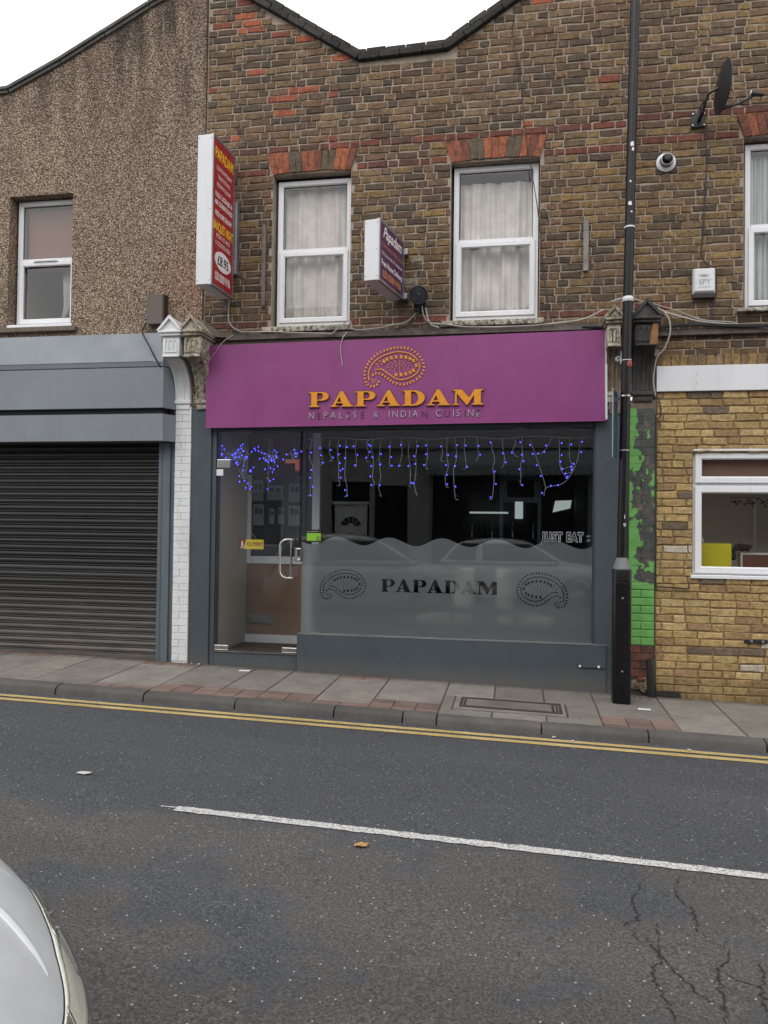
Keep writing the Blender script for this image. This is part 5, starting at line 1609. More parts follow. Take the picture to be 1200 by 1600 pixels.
# small blue plate sign strapped to the post, seen edge on
PS = empty('plate_sign', (.90, -.2, 2.4), 'narrow blue plate sign seen edge on, strapped to the left of the lamp post', 'sign')
me = MB().box(-.002, .002, -.22, .0, -.30, .32).mesh('plate', bevel=.001)
me.transform(Matrix.Translation((bx - .035, by + .10, 2.46)) @ Matrix.Rotation(math.radians(-17), 4, 'Z'))
link('plate', me, plain('blue_sign_plate', (.025, .05, .14), .35), PS)
me = MB().box(-.006, .004, -.225, -.216, -.305, .325).box(-.006, .004, .0, .006, -.305, .325).mesh('edge', bevel=.001)
me.transform(Matrix.Translation((bx - .035, by + .10, 2.46)) @ Matrix.Rotation(math.radians(-17), 4, 'Z'))
link('edge_rim', me, M['dullmetal'], PS)
for zz in (2.72, 2.22):
    MB().lathe([(.0475, zz), (.0495, zz + .002), (.0495, zz + .012), (.0475, zz + .014)], (cx_(zz), by, 0), 'z', 20).build('strap', M['dullmetal'], PS)
for dx_ in (-.030, .022): MB().lathe([(.001, -.012), (.009, -.008), (.010, 0)], (cx_(2.7) + dx_, by - .045, 2.725), 'y', 12).build('stud', M['stwhite'], PS)

# ================================================================== PROJECTING SIGNS
def proj_sign(name, label, x_in, x_out, y_in, y_out, z0, z1, th, face, side):
    """box sign standing out from the wall; its broad face looks towards +X. Local frame: u along the face from outer to inner edge"""
    s = empty(name, (x_in, y_in, z0), label, 'sign', 'projecting box signs on the brick wall')
    A = Vector((x_out, y_out, 0)); B_ = Vector((x_in, y_in, 0)); u = (B_ - A); L = u.length; u.normalize()
    n = Vector((u.y, -u.x, 0))          # towards +X
    T = Matrix(((u.x, -n.x, 0, A.x), (u.y, -n.y, 0, A.y), (0, 0, 1, 0), (0, 0, 0, 1)))   # local x = u, local -y = n, z up
    def put(nm, mb, mt, parent=s, **k):
        me = mb.mesh(nm, **k); me.transform(T); return link(nm, me, mt, parent)
    put('cabinet', MB().box(0, L, 0, th, z0, z1), side, bevel=.006)
    put('rim', MB().box(-.004, L + .004, -.006, .022, z0 - .004, z0 + .022).box(-.004, L + .004, -.006, .022, z1 - .022, z1 + .004).box(-.004, .018, -.006, .022, z0 + .022, z1 - .022).box(L - .018, L + .004, -.006, .022, z0 + .022, z1 - .022), M['dullmetal'])
    f = put('face_panel', MB().box(.02, L - .02, -.003, .0, z0 + .024, z1 - .024), face)
    for zz in (z0 + .04, (z0 + z1) / 2, z1 - .04):
        for yy in (.02, th - .02): put('screw', MB().tube([(-.0065, yy, zz), (-.009, yy, zz)], .004, 6), M['rust'])
    put('front_panel', MB().box(-.0062, -.004, .004, th - .004, z0 + .004, z1 - .004), side)
    def tx(body, size, z, mt, sx=1.0, xc=.5, **k):
        me = text_mesh(body, size, align='CENTER', sx=sx, **k)
        me.transform(T @ Matrix.Translation((L * xc, -.0042, z)) @ FRONT); return link('lettering', me, mt, s)
    return s, put, tx, L
M['signred'] = paint('red_sign_vinyl', (.36, .018, .022), .3, .05, .1, bmp=.0)
M['signpurple'] = paint('purple_sign_vinyl', (.085, .020, .085), .3, .05, .1, bmp=.0)
M['cabwhite'] = paint('white_sign_cabinet', (.66, .67, .70), .35, .05, .25, (.28, .27, .25), 2, bmp=.01)
M['yelprint'] = plain('yellow_vinyl_print', (.85, .50, .03), .5)
M['whiteprint'] = plain('white_vinyl_print', (.80, .76, .76), .5)
M['orangeprint'] = plain('orange_vinyl_print', (.62, .26, .08), .5)
s, put, tx, L = proj_sign('red_box_sign', 'tall red projecting sign with yellow heading and white oval price', -2.965, -2.995, -.10, -.60, 3.865, 5.36, .165, M['signred'], M['cabwhite'])
tx('PAPADAM', .155, 5.155, M['yelprint'], .60, offset=.004)
tx('CONTEMPORARY', .062, 5.045, M['whiteprint'], .72)
tx('TRADITIONAL', .062, 4.962, M['whiteprint'], .72)
tx('INDIAN CUISINE', .062, 4.880, M['whiteprint'], .72)
tx('FULLY LICENSED &', .066, 4.775, M['whiteprint'], .70, offset=.002)
tx('AIR CONDITIONED', .066, 4.695, M['whiteprint'], .70, offset=.002)
tx('FREE HOME DELIVERY', .070, 4.585, M['whiteprint'], .56, offset=.002)
tx('BANQUET NIGHT', .125, 4.440, M['yelprint'], .46, offset=.004)
tx('MON TO WED', .064, 4.368, M['whiteprint'], .75)
tx('5 COURSE MEAL', .064, 4.292, M['whiteprint'], .75)
ov = MB(); ov.prism([(L / 2 + .185 * math.cos(2 * PI * i / 32), 4.155 + .098 * math.sin(2 * PI * i / 32)) for i in range(32)], 'y', -.0050, -.0032)
put('price_oval', ov, M['whiteprint'])
me = text_mesh('£8.95', .135, align='CENTER', sx=.86, offset=.003)
from_T = (Vector((-2.965, -.10, 0)) - Vector((-2.995, -.60, 0))); L_ = from_T.length; from_T.normalize(); n_ = Vector((from_T.y, -from_T.x, 0))
TR = Matrix(((from_T.x, -n_.x, 0, -2.995), (from_T.y, -n_.y, 0, -.60), (0, 0, 1, 0), (0, 0, 0, 1)))
me.transform(TR @ Matrix.Translation((L_ / 2, -.0058, 4.108)) @ FRONT); link('lettering', me, M['stblack'], s)
tx('020 8300 9196', .115, 3.945, M['whiteprint'], .50, offset=.003)
MB().box(-2.972, -2.935, -.085, -.004, 4.13, 4.90).build('wall_bracket', M['dullmetal'], s, bevel=.004)
MB().box(-3.06, -3.03, -.10, .0, 3.74, 3.855).build('wall_foot', M['wood'], s)
s, put, tx, L = proj_sign('purple_box_sign', 'square purple projecting sign with white script heading between the two brick front windows', -1.160, -1.290, -.09, -.74, 3.790, 4.365, .150, M['signpurple'], M['cabwhite'])
tx('Papadam', .150, 4.225, M['whiteprint'], .92, shear=.35, offset=.003)
tx('Contemporary Indian Cuisine', .052, 4.135, M['orangeprint'], .92, shear=.3)
tx('Fully Licensed & Air Conditioned', .046, 4.055, M['whiteprint'], .88)
tx('Free Home Delivery', .075, 3.955, M['whiteprint'], .90, offset=.002)
tx('020 8300 9196', .090, 3.850, M['orangeprint'], .92, offset=.002)
MB().box(-1.20, -1.12, -.088, -.004, 3.80, 3.86).box(-1.20, -1.12, -.088, -.004, 4.25, 4.31).build('wall_bracket', M['dullmetal'], s, bevel=.003)

# ================================================================== WALL FITTINGS
bt = MB().box(-2.675, -2.635, -.040, -.006, 3.80, 4.66); o = link('batten', bt.mesh('batten', bevel=.004), M['wood']); reg(o, 'brown wooden batten fixed to the bricks beside the red sign', 'batten')
o2 = link('batten', MB().box(.605, .655, -.042, -.006, 4.02, 4.52).mesh('batten', bevel=.004), M['greywood']); reg(o2, 'short grey metal batten on the bricks right of the cream curtained window', 'batten')
for o_, xx, zs in ((o, -2.655, (4.55, 4.28, 3.95)), (o2, .63, (4.42, 4.30, 4.12))):
    for zz in zs: MB().lathe([(.006, -.0395), (.004, -.046)], (xx, 0, zz), 'y', 8).build('nail_head', M['dark'], o_)
# round floodlight / bell
FL = empty('round_floodlight', (-.99, -.15, 3.80), 'round black floodlight with cable below the purple projecting sign', 'light')
m = MB(); m.lathe([(.02, .07), (.06, .06), (.088, .02), (.092, -.01), (.095, -.03), (.086, -.034), (.080, -.022), (.012, -.018)], (0, 0, 0), 'y', 32)
me = m.mesh('housing', smooth=40); T_ = Matrix.Translation((-1.0, -.14, 3.815)) @ Matrix.Rotation(math.radians(12), 4, 'Z') @ Matrix.Rotation(math.radians(14), 4, 'X'); me.transform(T_); link('housing', me, M['blackplastic'], FL)
me = MB().lathe([(.079, -.021), (.05, -.028), (.002, -.031)], (0, 0, 0), 'y', 28).mesh('lens', smooth=60); me.transform(T_); link('lens', me, plain('smoky_lens', (.03, .035, .045), .15), FL)
me = MB().lathe([(.016, -.030), (.018, -.036), (.002, -.044)], (0, 0, 0), 'y', 16).mesh('boss', smooth=60); me.transform(T_); link('boss', me, M['blackplastic'], FL)
MB().box(-1.055, -1.035, -.12, .0, 3.86, 3.90).box(-1.05, -.93, -.07, .0, 3.68, 3.76).build('bracket', M['blackplastic'], FL, bevel=.003)
# alarm box
AB = empty('alarm_box', (1.715, -.06, 3.73), 'white burglar alarm box lettered SPY on the ochre bricks', 'alarm box')
m = MB(); m.loops([[(1.617, -.012, 3.745), (1.817, -.012, 3.745), (1.817, -.012, 3.985), (1.617, -.012, 3.985)], [(1.617, -.06, 3.745), (1.817, -.06, 3.745), (1.817, -.06, 3.985), (1.617, -.06, 3.985)], [(1.632, -.085, 3.765), (1.802, -.085, 3.765), (1.802, -.085, 3.970), (1.632, -.085, 3.970)]])
m.build('case', M['whiteplastic'], AB, bevel=.005)
MB().box(1.620, 1.814, -.066, -.008, 3.705, 3.744).build('strobe', M['blackplastic'], AB, bevel=.004)
text_front('lettering', 'SPY', .070, 1.717, -.0865, 3.828, M['decalgrey'], AB, align='CENTER', offset=.001)
text_front('lettering', 'ALARMS', .026, 1.717, -.0865, 3.793, M['decalgrey'], AB, align='CENTER', space=1.2)
for k in range(3):
    xx = 1.690 + k * .022
    MB().prism([(xx - .028, 3.922), (xx - .016, 3.922), (xx + .004, 3.902), (xx + .020, 3.922), (xx + .026, 3.922), (xx + .004, 3.894)], 'y', -.0875, -.0856).build('chevron_mark', M['decalgrey'], AB)
# boiler flue
BF = empty('boiler_flue', (1.37, -.05, 5.04), 'round boiler flue with white collar on the brick wall right of the lamp post', 'flue')
MB().lathe([(.092, -.008), (.090, -.018), (.066, -.030), (.064, -.020)], (1.375, 0, 5.045), 'y', 32).build('collar', M['whiteplastic'], BF, smooth=40)
MB().lathe([(.058, -.01), (.058, -.080), (.050, -.082), (.048, -.03), (.044, -.028)], (1.375, 0, 5.05), 'y', 28).build('pipe', M['dullmetal'], BF, smooth=40)
MB().lathe([(.036, -.02), (.036, -.100), (.030, -.112), (.012, -.115)], (1.375, 0, 5.055), 'y', 24).build('terminal', M['blackplastic'], BF, smooth=40)
# satellite dish, seen nearly edge on and facing to the right
SD = empty('satellite_dish', (1.75, -.2, 5.4), 'dark grey satellite dish seen edge on above the alarm box', 'satellite dish')
prof_ = [(.002, .0)] ; 
dm = MB(); rings = 9; nseg = 36
loops_ = []
for i in range(rings + 1):
    rr = .215 * i / rings
    loops_.append([(-.38 * (.215 ** 2 - rr * rr) * 2.2, max(rr, .001) * math.cos(2 * PI * k / nseg) * .92, max(rr, .001) * math.sin(2 * PI * k / nseg) * 1.06) for k in range(nseg)])
back = [[(p_[0] - .006, p_[1], p_[2]) for p_ in L_] for L_ in loops_[::-1]]
dm.loops(loops_ + [[(p_[0] + .004, p_[1] * 1.02, p_[2] * 1.02) for p_ in loops_[-1]], [(p_[0] - .006, p_[1] * 1.02, p_[2] * 1.02) for p_ in loops_[-1]]] + back, True, True)
me = dm.mesh('reflector', smooth=50)
TD = Matrix.Translation((1.82, -.30, 5.575)) @ Matrix.Rotation(math.radians(8), 4, 'Z') @ Matrix.Rotation(math.radians(4), 4, 'Y')
me.transform(TD); link('reflector', me, M['blackplastic'], SD)
MB().tube([(1.80, -.27, 5.38), (1.95, -.32, 5.40), (2.06, -.34, 5.445)], .011, 8).build('feed_arm', M['blackplastic'], SD, smooth=50)
m = MB(); m.lathe([(.010, 0), (.026, .004), (.028, .02), (.022, .035), (.020, .09), (.016, .11), (.012, .112)], (0, 0, 0), 'x', 20)
me = m.mesh('lnb', smooth=40); me.transform(Matrix.Translation((2.045, -.34, 5.475)) @ Matrix.Rotation(math.radians(10), 4, 'Y')); link('receiver_head', me, M['blackplastic'], SD)
m = MB(); m.lathe([(.001, -.002), (.024, 0), (.026, .008)], (0, 0, 0), 'x', 20); me = m.mesh('cap', smooth=40); me.transform(Matrix.Translation((2.040, -.34, 5.476)) @ Matrix.Rotation(math.radians(10), 4, 'Y')); link('receiver_cap', me, M['whiteplastic'], SD)
MB().tube(catmull([Vector(q) for q in ((2.14, -.33, 5.45), (2.12, -.33, 5.38), (2.05, -.32, 5.355), (1.98, -.31, 5.39))], 5), .004, 6).build('feed_cable', M['cable_b'], SD)
m = MB(); m.box(1.60, 1.73, -.028, -.008, 5.36, 5.50).box(1.655, 1.685, -.20, -.028, 5.41, 5.44)
m.tube([(1.67, -.19, 5.42), (1.68, -.25, 5.49), (1.70, -.28, 5.54), (1.78, -.30, 5.57)], .014, 8).tube([(1.66, -.18, 5.40), (1.64, -.20, 5.46), (1.68, -.22, 5.52)], .009, 8)
m.build('wall_mount', M['blackplastic'], SD, bevel=.002)
for a, b in ((1.615, 5.375), (1.615, 5.485), (1.715, 5.375), (1.715, 5.485)): MB().lathe([(.009, -.028), (.009, -.038), (.005, -.040)], (a, 0, b), 'y', 6).build('bolt', M['steel'], SD)
# brown vent box on the pebbledash
VB = empty('brown_vent_box', (-3.82, -.06, 3.6), 'brown metal box on the pebbledash above the white bracket', 'box')
MB().box(-3.915, -3.735, -.125, -.018, 3.625, 3.945).build('casing', paint('brown_grey_metal', (.105, .085, .072), .5, .1, .3), VB, bevel=.004)
MB().box(-3.733, -3.722, -.120, -.018, 3.63, 3.94).build('side_plate', paint('dark_red_brown_metal', (.050, .024, .022), .5, .1, .3), VB)
MB().box(-3.93, -3.72, -.03, -.019, 3.55, 3.965).build('backing', M['soot'], VB)

# ================================================================== CABLES
def cable(pts, rad, mat, name, label, group=None, n=6):
    P = catmull([Vector(p) for p in pts], n)
    o = MB().tube(P, rad, 6).build(name, mat, smooth=60)
    return reg(o, label, 'cable', group)
Yc = -.050
cable([(-3.03, -.03, 3.86), (-3.03, Yc, 3.75), (-3.01, Yc, 3.62), (-2.92, Yc - .01, 3.545), (-2.83, Yc - .02, 3.52), (-2.64, Yc - .03, 3.515), (-2.44, Yc - .03, 3.505), (-2.2, Yc - .04, 3.485), (-1.9, Yc - .03, 3.47)], .007, M['cable_w'], 'cable', 'pale cable dropping from the red sign and running below the grey curtained window')
cable([(-2.97, Yc, 3.50), (-3.02, -.128, 3.43), (-3.07, -.130, 3.385), (-3.12, -.130, 3.31), (-3.18, -.130, 3.24), (-3.235, -.128, 3.12)], .0035, M['cable_w'], 'wire', 'thin pale wire looping over the far corner of the purple sign')
cable([(-1.74, Yc, 3.49), (-1.765, -.128, 3.42), (-1.785, -.131, 3.34), (-1.785, -.132, 3.26), (-1.765, -.134, 3.12)], .0045, M['cable_w'], 'wire', 'short white wire end hanging down the front of the purple sign')
cable([(-1.9, Yc - .02, 3.47), (-1.72, Yc - .03, 3.60), (-1.68, Yc - .03, 3.52), (-1.60, Yc - .03, 3.50), (-1.40, Yc - .02, 3.52), (-1.25, Yc - .01, 3.55), (-1.12, Yc, 3.58), (-1.03, -.06, 3.66)], .006, M['cable_w'], 'cable', 'grey cable snaking from the grey curtained window to the round floodlight')
cable([(-.97, -.09, 3.72), (-.95, -.08, 3.62), (-.90, -.07, 3.56), (-.82, -.07, 3.54), (-.72, -.065, 3.53), (-.55, -.07, 3.50), (-.30, -.07, 3.49), (.1, -.07, 3.49), (.36, -.07, 3.51), (.60, -.06, 3.54), (.80, -.09, 3.62)], .007, M['cable_w'], 'cable', 'pale cable sagging below the cream curtained window to the worn bracket')
cable([(-1.0, -.10, 3.74), (-1.02, -.09, 3.60), (-1.08, -.08, 3.55), (-1.18, -.075, 3.51), (-1.24, -.07, 3.50)], .008, M['cable_b'], 'cable', 'black cable drooping from the round floodlight')
cable([(-.93, -.09, 3.70), (-.91, -.08, 3.60), (-.87, -.075, 3.53), (-.80, -.07, 3.50)], .008, M['cable_w'], 'cable', 'short white cable drooping from the round floodlight')
cable([(-3.95, -.05, 3.66), (-3.99, -.05, 3.60), (-3.97, -.11, 3.545), (-3.90, -.16, 3.45), (-3.82, -.235, 3.36), (-3.76, -.235, 3.25), (-3.68, -.21, 3.10), (-3.63, -.12, 2.95), (-3.615, -.07, 2.75), (-3.62, -.06, 2.3)], .008, M['cable_b'], 'cable', 'black cable from the brown box curving over the grey boxing')
cable([(1.745, -.02, 5.38), (1.74, -.022, 5.2), (1.745, -.022, 5.03), (1.73, -.022, 4.75), (1.722, -.022, 4.54), (1.70, -.022, 4.2), (1.705, -.022, 4.11), (1.75, -.022, 4.04), (1.80, -.022, 4.01), (1.832, -.022, 3.98), (1.83, -.022, 3.75), (1.80, -.022, 3.62), (1.79, -.03, 3.47)], .0065, M['cable_b'], 'cable', 'black cable running down from the satellite dish past the alarm box')
cable([(-.08, -.06, 6.60), (-.10, -.02, 6.45), (-.06, -.018, 6.2), (.0, -.018, 5.9), (.02, -.018, 5.6), (.055, -.03, 5.3), (.095, -.028, 5.08), (.15, -.025, 4.75), (.19, -.02, 4.45), (.205, -.02, 4.2), (.245, -.02, 3.9), (.285, -.02, 3.62)], .0045, M['cable_b'], 'cable', 'thin black cable crossing the bricks and the corner of the cream curtained window')
cable([(.86, -.14, 3.68), (1.0, -.2, 3.69), (1.17, -.12, 3.66), (1.37, -.07, 3.58), (1.55, -.06, 3.52), (1.72, -.06, 3.475), (2.0, -.06, 3.44), (2.4, -.06, 3.39), (3.2, -.06, 3.36)], .008, M['cable_w'], 'cable', 'pale cable leaving the black bracket along the dark ledge')
cable([(1.2, -.12, 3.66), (1.45, -.06, 3.60), (1.7, -.05, 3.50), (1.95, -.05, 3.47), (2.03, -.06, 3.44)], .006, M['cable_w'], 'cable', 'second thinner cable above the ledge beside the black bracket')
cable([(.6, -.05, 3.47), (1.1, -.06, 3.43), (1.6, -.07, 3.45), (2.2, -.07, 3.42), (3.2, -.07, 3.43)], .017, M['cable_b'], 'cable', 'thick black cable running along the dark ledge of the corner building')
cable([(1.34, -.07, 3.60), (1.40, -.08, 3.50), (1.405, -.08, 3.36), (1.35, -.08, 3.22), (1.285, -.08, 3.14), (1.268, -.06, 3.02), (1.262, -.06, 2.9), (1.285, -.05, 2.78)], .008, M['cable_w'], 'cable', 'grey cable looping out beside the black bracket')
cable([(1.285, -.05, 2.80), (1.325, -.052, 2.70), (1.33, -.052, 2.60), (1.30, -.052, 2.54), (1.288, -.052, 2.40), (1.288, -.05, 1.4), (1.290, -.05, .99), (1.31, -.045, .965), (1.5, -.04, .955), (1.585, -.04, .95), (1.60, -.035, 1.0), (1.605, -.0, 1.01)], .0065, M['cable_b'], 'cable', 'black cable down the joint of the yellow brick wall to the window corner')
cable([(.845, -.02, 3.2), (.85, -.03, 3.0), (.868, -.05, 2.9), (.870, -.05, 2.75), (.85, -.03, 2.66)], .006, M['cable_w'], 'wire', 'grey wire bent round the end of the purple sign')
cm = empty('security_camera', (.96, -.15, 3.12), 'small white dome camera on the worn bracket behind the lamp post', 'camera')
MB().lathe([(.002, -.045), (.022, -.04), (.032, -.015), (.030, 0)], (.925, -.11, 3.13), 'y', 18).build('dome', M['whiteplastic'], cm, smooth=40)
MB().box(.945, .955, -.16, -.08, 3.08, 3.20).build('mount', M['whiteplastic'], cm, bevel=.002)
MB().lathe([(.001, -.047), (.009, -.046), (.010, -.040)], (.925, -.11, 3.13), 'y', 12).build('lens', M['dark'], cm)

# ================================================================== LITTER
r = random.Random(23)
def scrap(name, x, y, ground, w_, d_, mat, label, cat='litter', rz=0.0, curl=.004, n=9):
    z = ground(x, y); m = MB(); vs = []
    for k in range(n):
        a = 2 * PI * k / n; rr = r.uniform(.75, 1.15)
        u, v = w_ * .5 * math.cos(a) * rr, d_ * .5 * math.sin(a) * rr
        vs.append((x + u * math.cos(rz) - v * math.sin(rz), y + u * math.sin(rz) + v * math.cos(rz), z + .006 + abs(r.gauss(0, curl))))
    m.add(vs + [(x, y, z + .006)], [(k, (k + 1) % n, n) for k in range(n)])
    o = m.build(name, mat); so = o.modifiers.new('th', 'SOLIDIFY'); so.thickness = .002; so.offset = -1
    return reg(o, label, cat)
M['leaf'] = paint('dead_leaf', (.42, .25, .08), .8, .3, .5, (.15, .09, .04), 60)
scrap('fallen_leaf', -.755, -3.93, zr, .075, .055, M['leaf'], 'single yellow brown leaf on the road below the white line', 'leaf', .3, .006)
M['gum'] = plain('trodden_white_litter', (.50, .49, .47), .9)
scrap('flattened_paper', -2.62, -3.32, zr, .10, .045, M['gum'], 'trodden white paper scrap on the dark road near the shutter side', 'litter', .1)
m = MB().box(-.055, .055, -.028, .028, 0, .008); me = m.mesh('block', bevel=.003); me.transform(Matrix.Translation((1.11, -.62, zp(1.11, -.62) + .003)) @ Matrix.Rotation(-.12, 4, 'Z'))
reg(link('stop_tap_lid', me, M['whiteplastic']), 'small white rectangular lid set in the pavement by the lamp post', 'lid')
m = MB().box(-.055, .055, -.03, .03, 0, .004); me = m.mesh('card', bevel=.001); me.transform(Matrix.Translation((-2.72, -.23, zp(-2.72, -.23) + .004)) @ Matrix.Rotation(.1, 4, 'Z'))
reg(link('card', me, M['whiteprint']), 'small white card lying on the pavement before the glass door', 'litter')
for i, (x, y, lb) in enumerate([(-3.35, -.10, 'cigarette end on the pavement at the foot of the white pilaster'), (-3.28, -.12, 'cigarette end near the grey side panel of the restaurant'), (.28, -1.52, 'cigarette end in the gutter below the long cover'), (.42, -1.60, 'white pebble in the gutter by the yellow lines'), (1.30, -1.58, 'flattened can ring in the gutter below the white lid')]):
    m = MB(); a = r.uniform(0, 3); gz_ = (zp if y > -1.4 else zr)(x, y) + .012
    m.tube([(x, y, gz_), (x + .03 * math.cos(a), y + .03 * math.sin(a), gz_)], .006, 8)
    reg(m.build('cigarette_end', M['gum'], smooth=50), lb, 'litter')
m = MB()                                            # loose grit along the wall foot and the gutter
for i in range(420):
    if i < 250: x, y = r.uniform(-5.6, 2.6), -.07 - abs(r.gauss(0, .035)); z = zp(x, y) + .003
    elif i < 330: x, y = 1.15 + r.gauss(0, .09), -.12 - abs(r.gauss(0, .08)); z = zp(x, y) + .003
    else: x, y = r.uniform(-5.6, 2.6), -1.47 - abs(r.gauss(0, .05)); z = zr(x, y) + .003
    s_ = r.uniform(.003, .008)
    m.add([(x - s_, y, z), (x + s_ * .3, y - s_, z), (x + s_, y + s_ * .4, z), (x - s_ * .2, y + s_, z), (x, y, z + s_)], [(0, 1, 4), (1, 2, 4), (2, 3, 4), (3, 0, 4), (3, 2, 1, 0)])
o = m.build('grit', M['joint'] if False else paint('brown_grit', (.14, .09, .065), .95, .3, .2)); reg(o, 'loose brown grit along the foot of the wall', 'grit', kind='stuff')

# ================================================================== CARS
def sup(xf, xr, w_, n_, N_=96):
    """rounded plan outline of a car between nose xf and tail xr (both negative or zero), half width w_"""
    a, c = (xf - xr) / 2, (xf + xr) / 2
    out = []
    for k in range(N_):
        t = 2 * PI * k / N_
        ct, st = math.cos(t), math.sin(t)
        nn_ = n_ if ct > 0 else n_ + 1
        out.append((c + a * math.copysign(abs(ct) ** (2 / nn_), ct), w_ * math.copysign(abs(st) ** (2 / nn_), st)))
    return out
LOW = [(.20, .10, .06, .78), (.30, .035, .02, .83), (.45, .0, .0, .850), (.57, .025, .015, .852), (.67, .085, .04, .845), (.755, .185, .08, .828),
       (.815, .32, .11, .80), (.862, .52, .15, .755), (.905, .80, .20, .70), (.945, 1.12, .30, .62)]
UP = [(.925, 1.04, .10, .745), (1.10, 1.33, .24, .700), (1.25, 1.60, .38, .655), (1.345, 1.83, .54, .61), (1.405, 2.05, .78, .53), (1.44, 2.35, 1.15, .40), (1.452, 2.75, 1.6, .20)]
def lev(T, t):
    i = max(0, min(len(T) - 1, t)); a = int(min(len(T) - 2, math.floor(i))); f = i - a
    g = lambda j: Vector((T[max(0, min(len(T) - 1, j))][0], T[max(0, min(len(T) - 1, j))][1], T[max(0, min(len(T) - 1, j))][2])).to_4d()
    def cm(k):
        p = [T[max(0, min(len(T) - 1, a + d))][k] for d in (-1, 0, 1, 2)]
        return .5 * (2 * p[1] + (p[2] - p[0]) * f + (2 * p[0] - 5 * p[1] + 4 * p[2] - p[3]) * f * f + (3 * p[1] - p[0] - 3 * p[2] + p[3]) * f ** 3)
    return cm(0), cm(1), cm(2), cm(3)
def zt_(T, z):
    lo, hi = 0.0, len(T) - 1.0
    for _ in range(30):
        m_ = (lo + hi) / 2
        if lev(T, m_)[0] < z: lo = m_
        else: hi = m_
    return (lo + hi) / 2
def car(name, label, loc, rz, Lc, paintmat, n_low=3.0, scale=1.0, detail=True):
    c = empty(name, loc, label, 'car', None, rz); c.scale = (scale,) * 3
    def surf(T, t, th, n_, off=0.0):
        z, i_f, i_r, w_ = lev(T, t)
        def P(th_, i_f=i_f, i_r=i_r, w_=w_, z=z):
            a, cc = (Lc - i_f - i_r) / 2, (-i_f - (Lc - i_r)) / 2
            ct, st = math.cos(th_), math.sin(th_); nn_ = n_ if ct > 0 else n_ + 1.5
            return Vector((cc + a * math.copysign(abs(ct) ** (2 / nn_), ct), w_ * math.copysign(abs(st) ** (2 / nn_), st), z))
        p = P(th)
        if off:
            e = .01
            du = P(th + e) - P(th - e)
            z2, f2, r2, w2 = lev(T, min(len(T) - 1, t + .05)); z1, f1, r1, w1 = lev(T, max(0, t - .05))
            dv = P(th, f2, r2, w2, z2) - P(th, f1, r1, w1, z1)
            nn = du.cross(dv)
            if nn.length > 1e-9: p = p + nn.normalized() * off
        return p
    def L(nm, mb, mt, parent=c, **k):
        o = link(nm, mb.mesh(nm, **k), mt); o.parent = parent; return o
    def thetas(N_):
        return [2 * PI * k / N_ for k in range(N_)]
    m = MB(); TH = thetas(160)
    m.loops([[surf(LOW, t * (len(LOW) - 1) / 44, th, n_low) for th in TH] for t in range(45)])
    body = L('body', m, paintmat, smooth=50)
    m = MB(); m.loops([[surf(UP, t * (len(UP) - 1) / 30, th, 4.2) for th in TH] for t in range(31)])
    L('cabin', m, paintmat, smooth=50)
    def patch(nm, T, n_, t0, t1, a0, a1, off, mt, parent=c, nu=14, nv=8, taper0=None, taper1=None, th_=.003, smooth=True):
        """curved panel lying on the body between levels t0..t1 and angles a0..a1"""
        vs, fs = [], []
        for j in range(nv + 1):
            v = j / nv
            b0 = a0 + (taper0(v) if taper0 else 0); b1 = a1 + (taper1(v) if taper1 else 0)
            for i in range(nu + 1): vs.append(surf(T, t0 + (t1 - t0) * v, b0 + (b1 - b0) * i / nu, n_, off))
        for j in range(nv):
            for i in range(nu):
                a = j * (nu + 1) + i; fs.append((a, a + 1, a + nu + 2, a + nu + 1))
        mb = MB().add(vs, fs); o = L(nm, mb, mt, parent, smooth=smooth)
        so = o.modifiers.new('th', 'SOLIDIFY'); so.thickness = th_; so.offset = -1
        return o
    D = math.radians
    G = M['carglass']
    tb, tt_ = zt_(UP, .985), zt_(UP, 1.335)
    patch('windscreen', UP, 4.2, tb, tt_, D(-33), D(33), .004, G, taper0=lambda v: D(4) * v, taper1=lambda v: -D(4) * v)
    patch('rear_screen', UP, 4.2, zt_(UP, 1.0), tt_, D(152), D(208), .004, G)
    for s in (1, -1):
        patch('side_window', UP, 4.2, tb, tt_, s * D(46), s * D(92), .004, G)
        patch('side_window', UP, 4.2, tb, tt_, s * D(95), s * D(138), .004, G, taper1=lambda v, s=s: -s * D(6) * v)
    def side_y(x, z):
        z_, i_f, i_r, w_ = lev(LOW, zt_(LOW, z)); a, cc = (Lc - i_f - i_r) / 2, (-i_f - (Lc - i_r)) / 2
        ct = max(-1, min(1, (x - cc) / a)); nn_ = n_low if ct > 0 else n_low + 1.5
        return w_ * (1 - abs(ct) ** nn_) ** (1 / nn_)
    for s in (1, -1):
        for xw in (-.90, -Lc + .72):
            vs, fs = [(xw, s * (side_y(xw, .40) + .002), .40)], []
            for k in range(25):
                a_ = -.35 + (PI + .7) * k / 24
                for rr in (.20, .365):
                    x_, z_ = xw + rr * math.cos(a_), max(.205, .315 + rr * math.sin(a_)); vs.append((x_, s * (side_y(x_, z_) + .003), z_))
            for k in range(24):
                fs += [(0, 1 + 2 * k, 3 + 2 * k), (1 + 2 * k, 2 + 2 * k, 4 + 2 * k, 3 + 2 * k)]
            L('wheel_arch', MB().add(vs, fs), M['dark'])
            yo = side_y(xw + .3, .35) - .005
            w_ = L('wheel', MB().lathe([(.29, -s * .19), (.310, -s * .17), (.310, -s * .015), (.295, 0), (.205, s * .006)], (xw, s * yo + s * .012, .31), 'y', 36), M['tyre'], smooth=40)
            L('rim', MB().lathe([(.205, s * .0), (.20, s * .008), (.17, -s * .012), (.05, s * .0), (.03, s * .012)], (xw, s * yo + s * .014, .31), 'y', 24), M['dullmetal'], parent=w_, smooth=40)
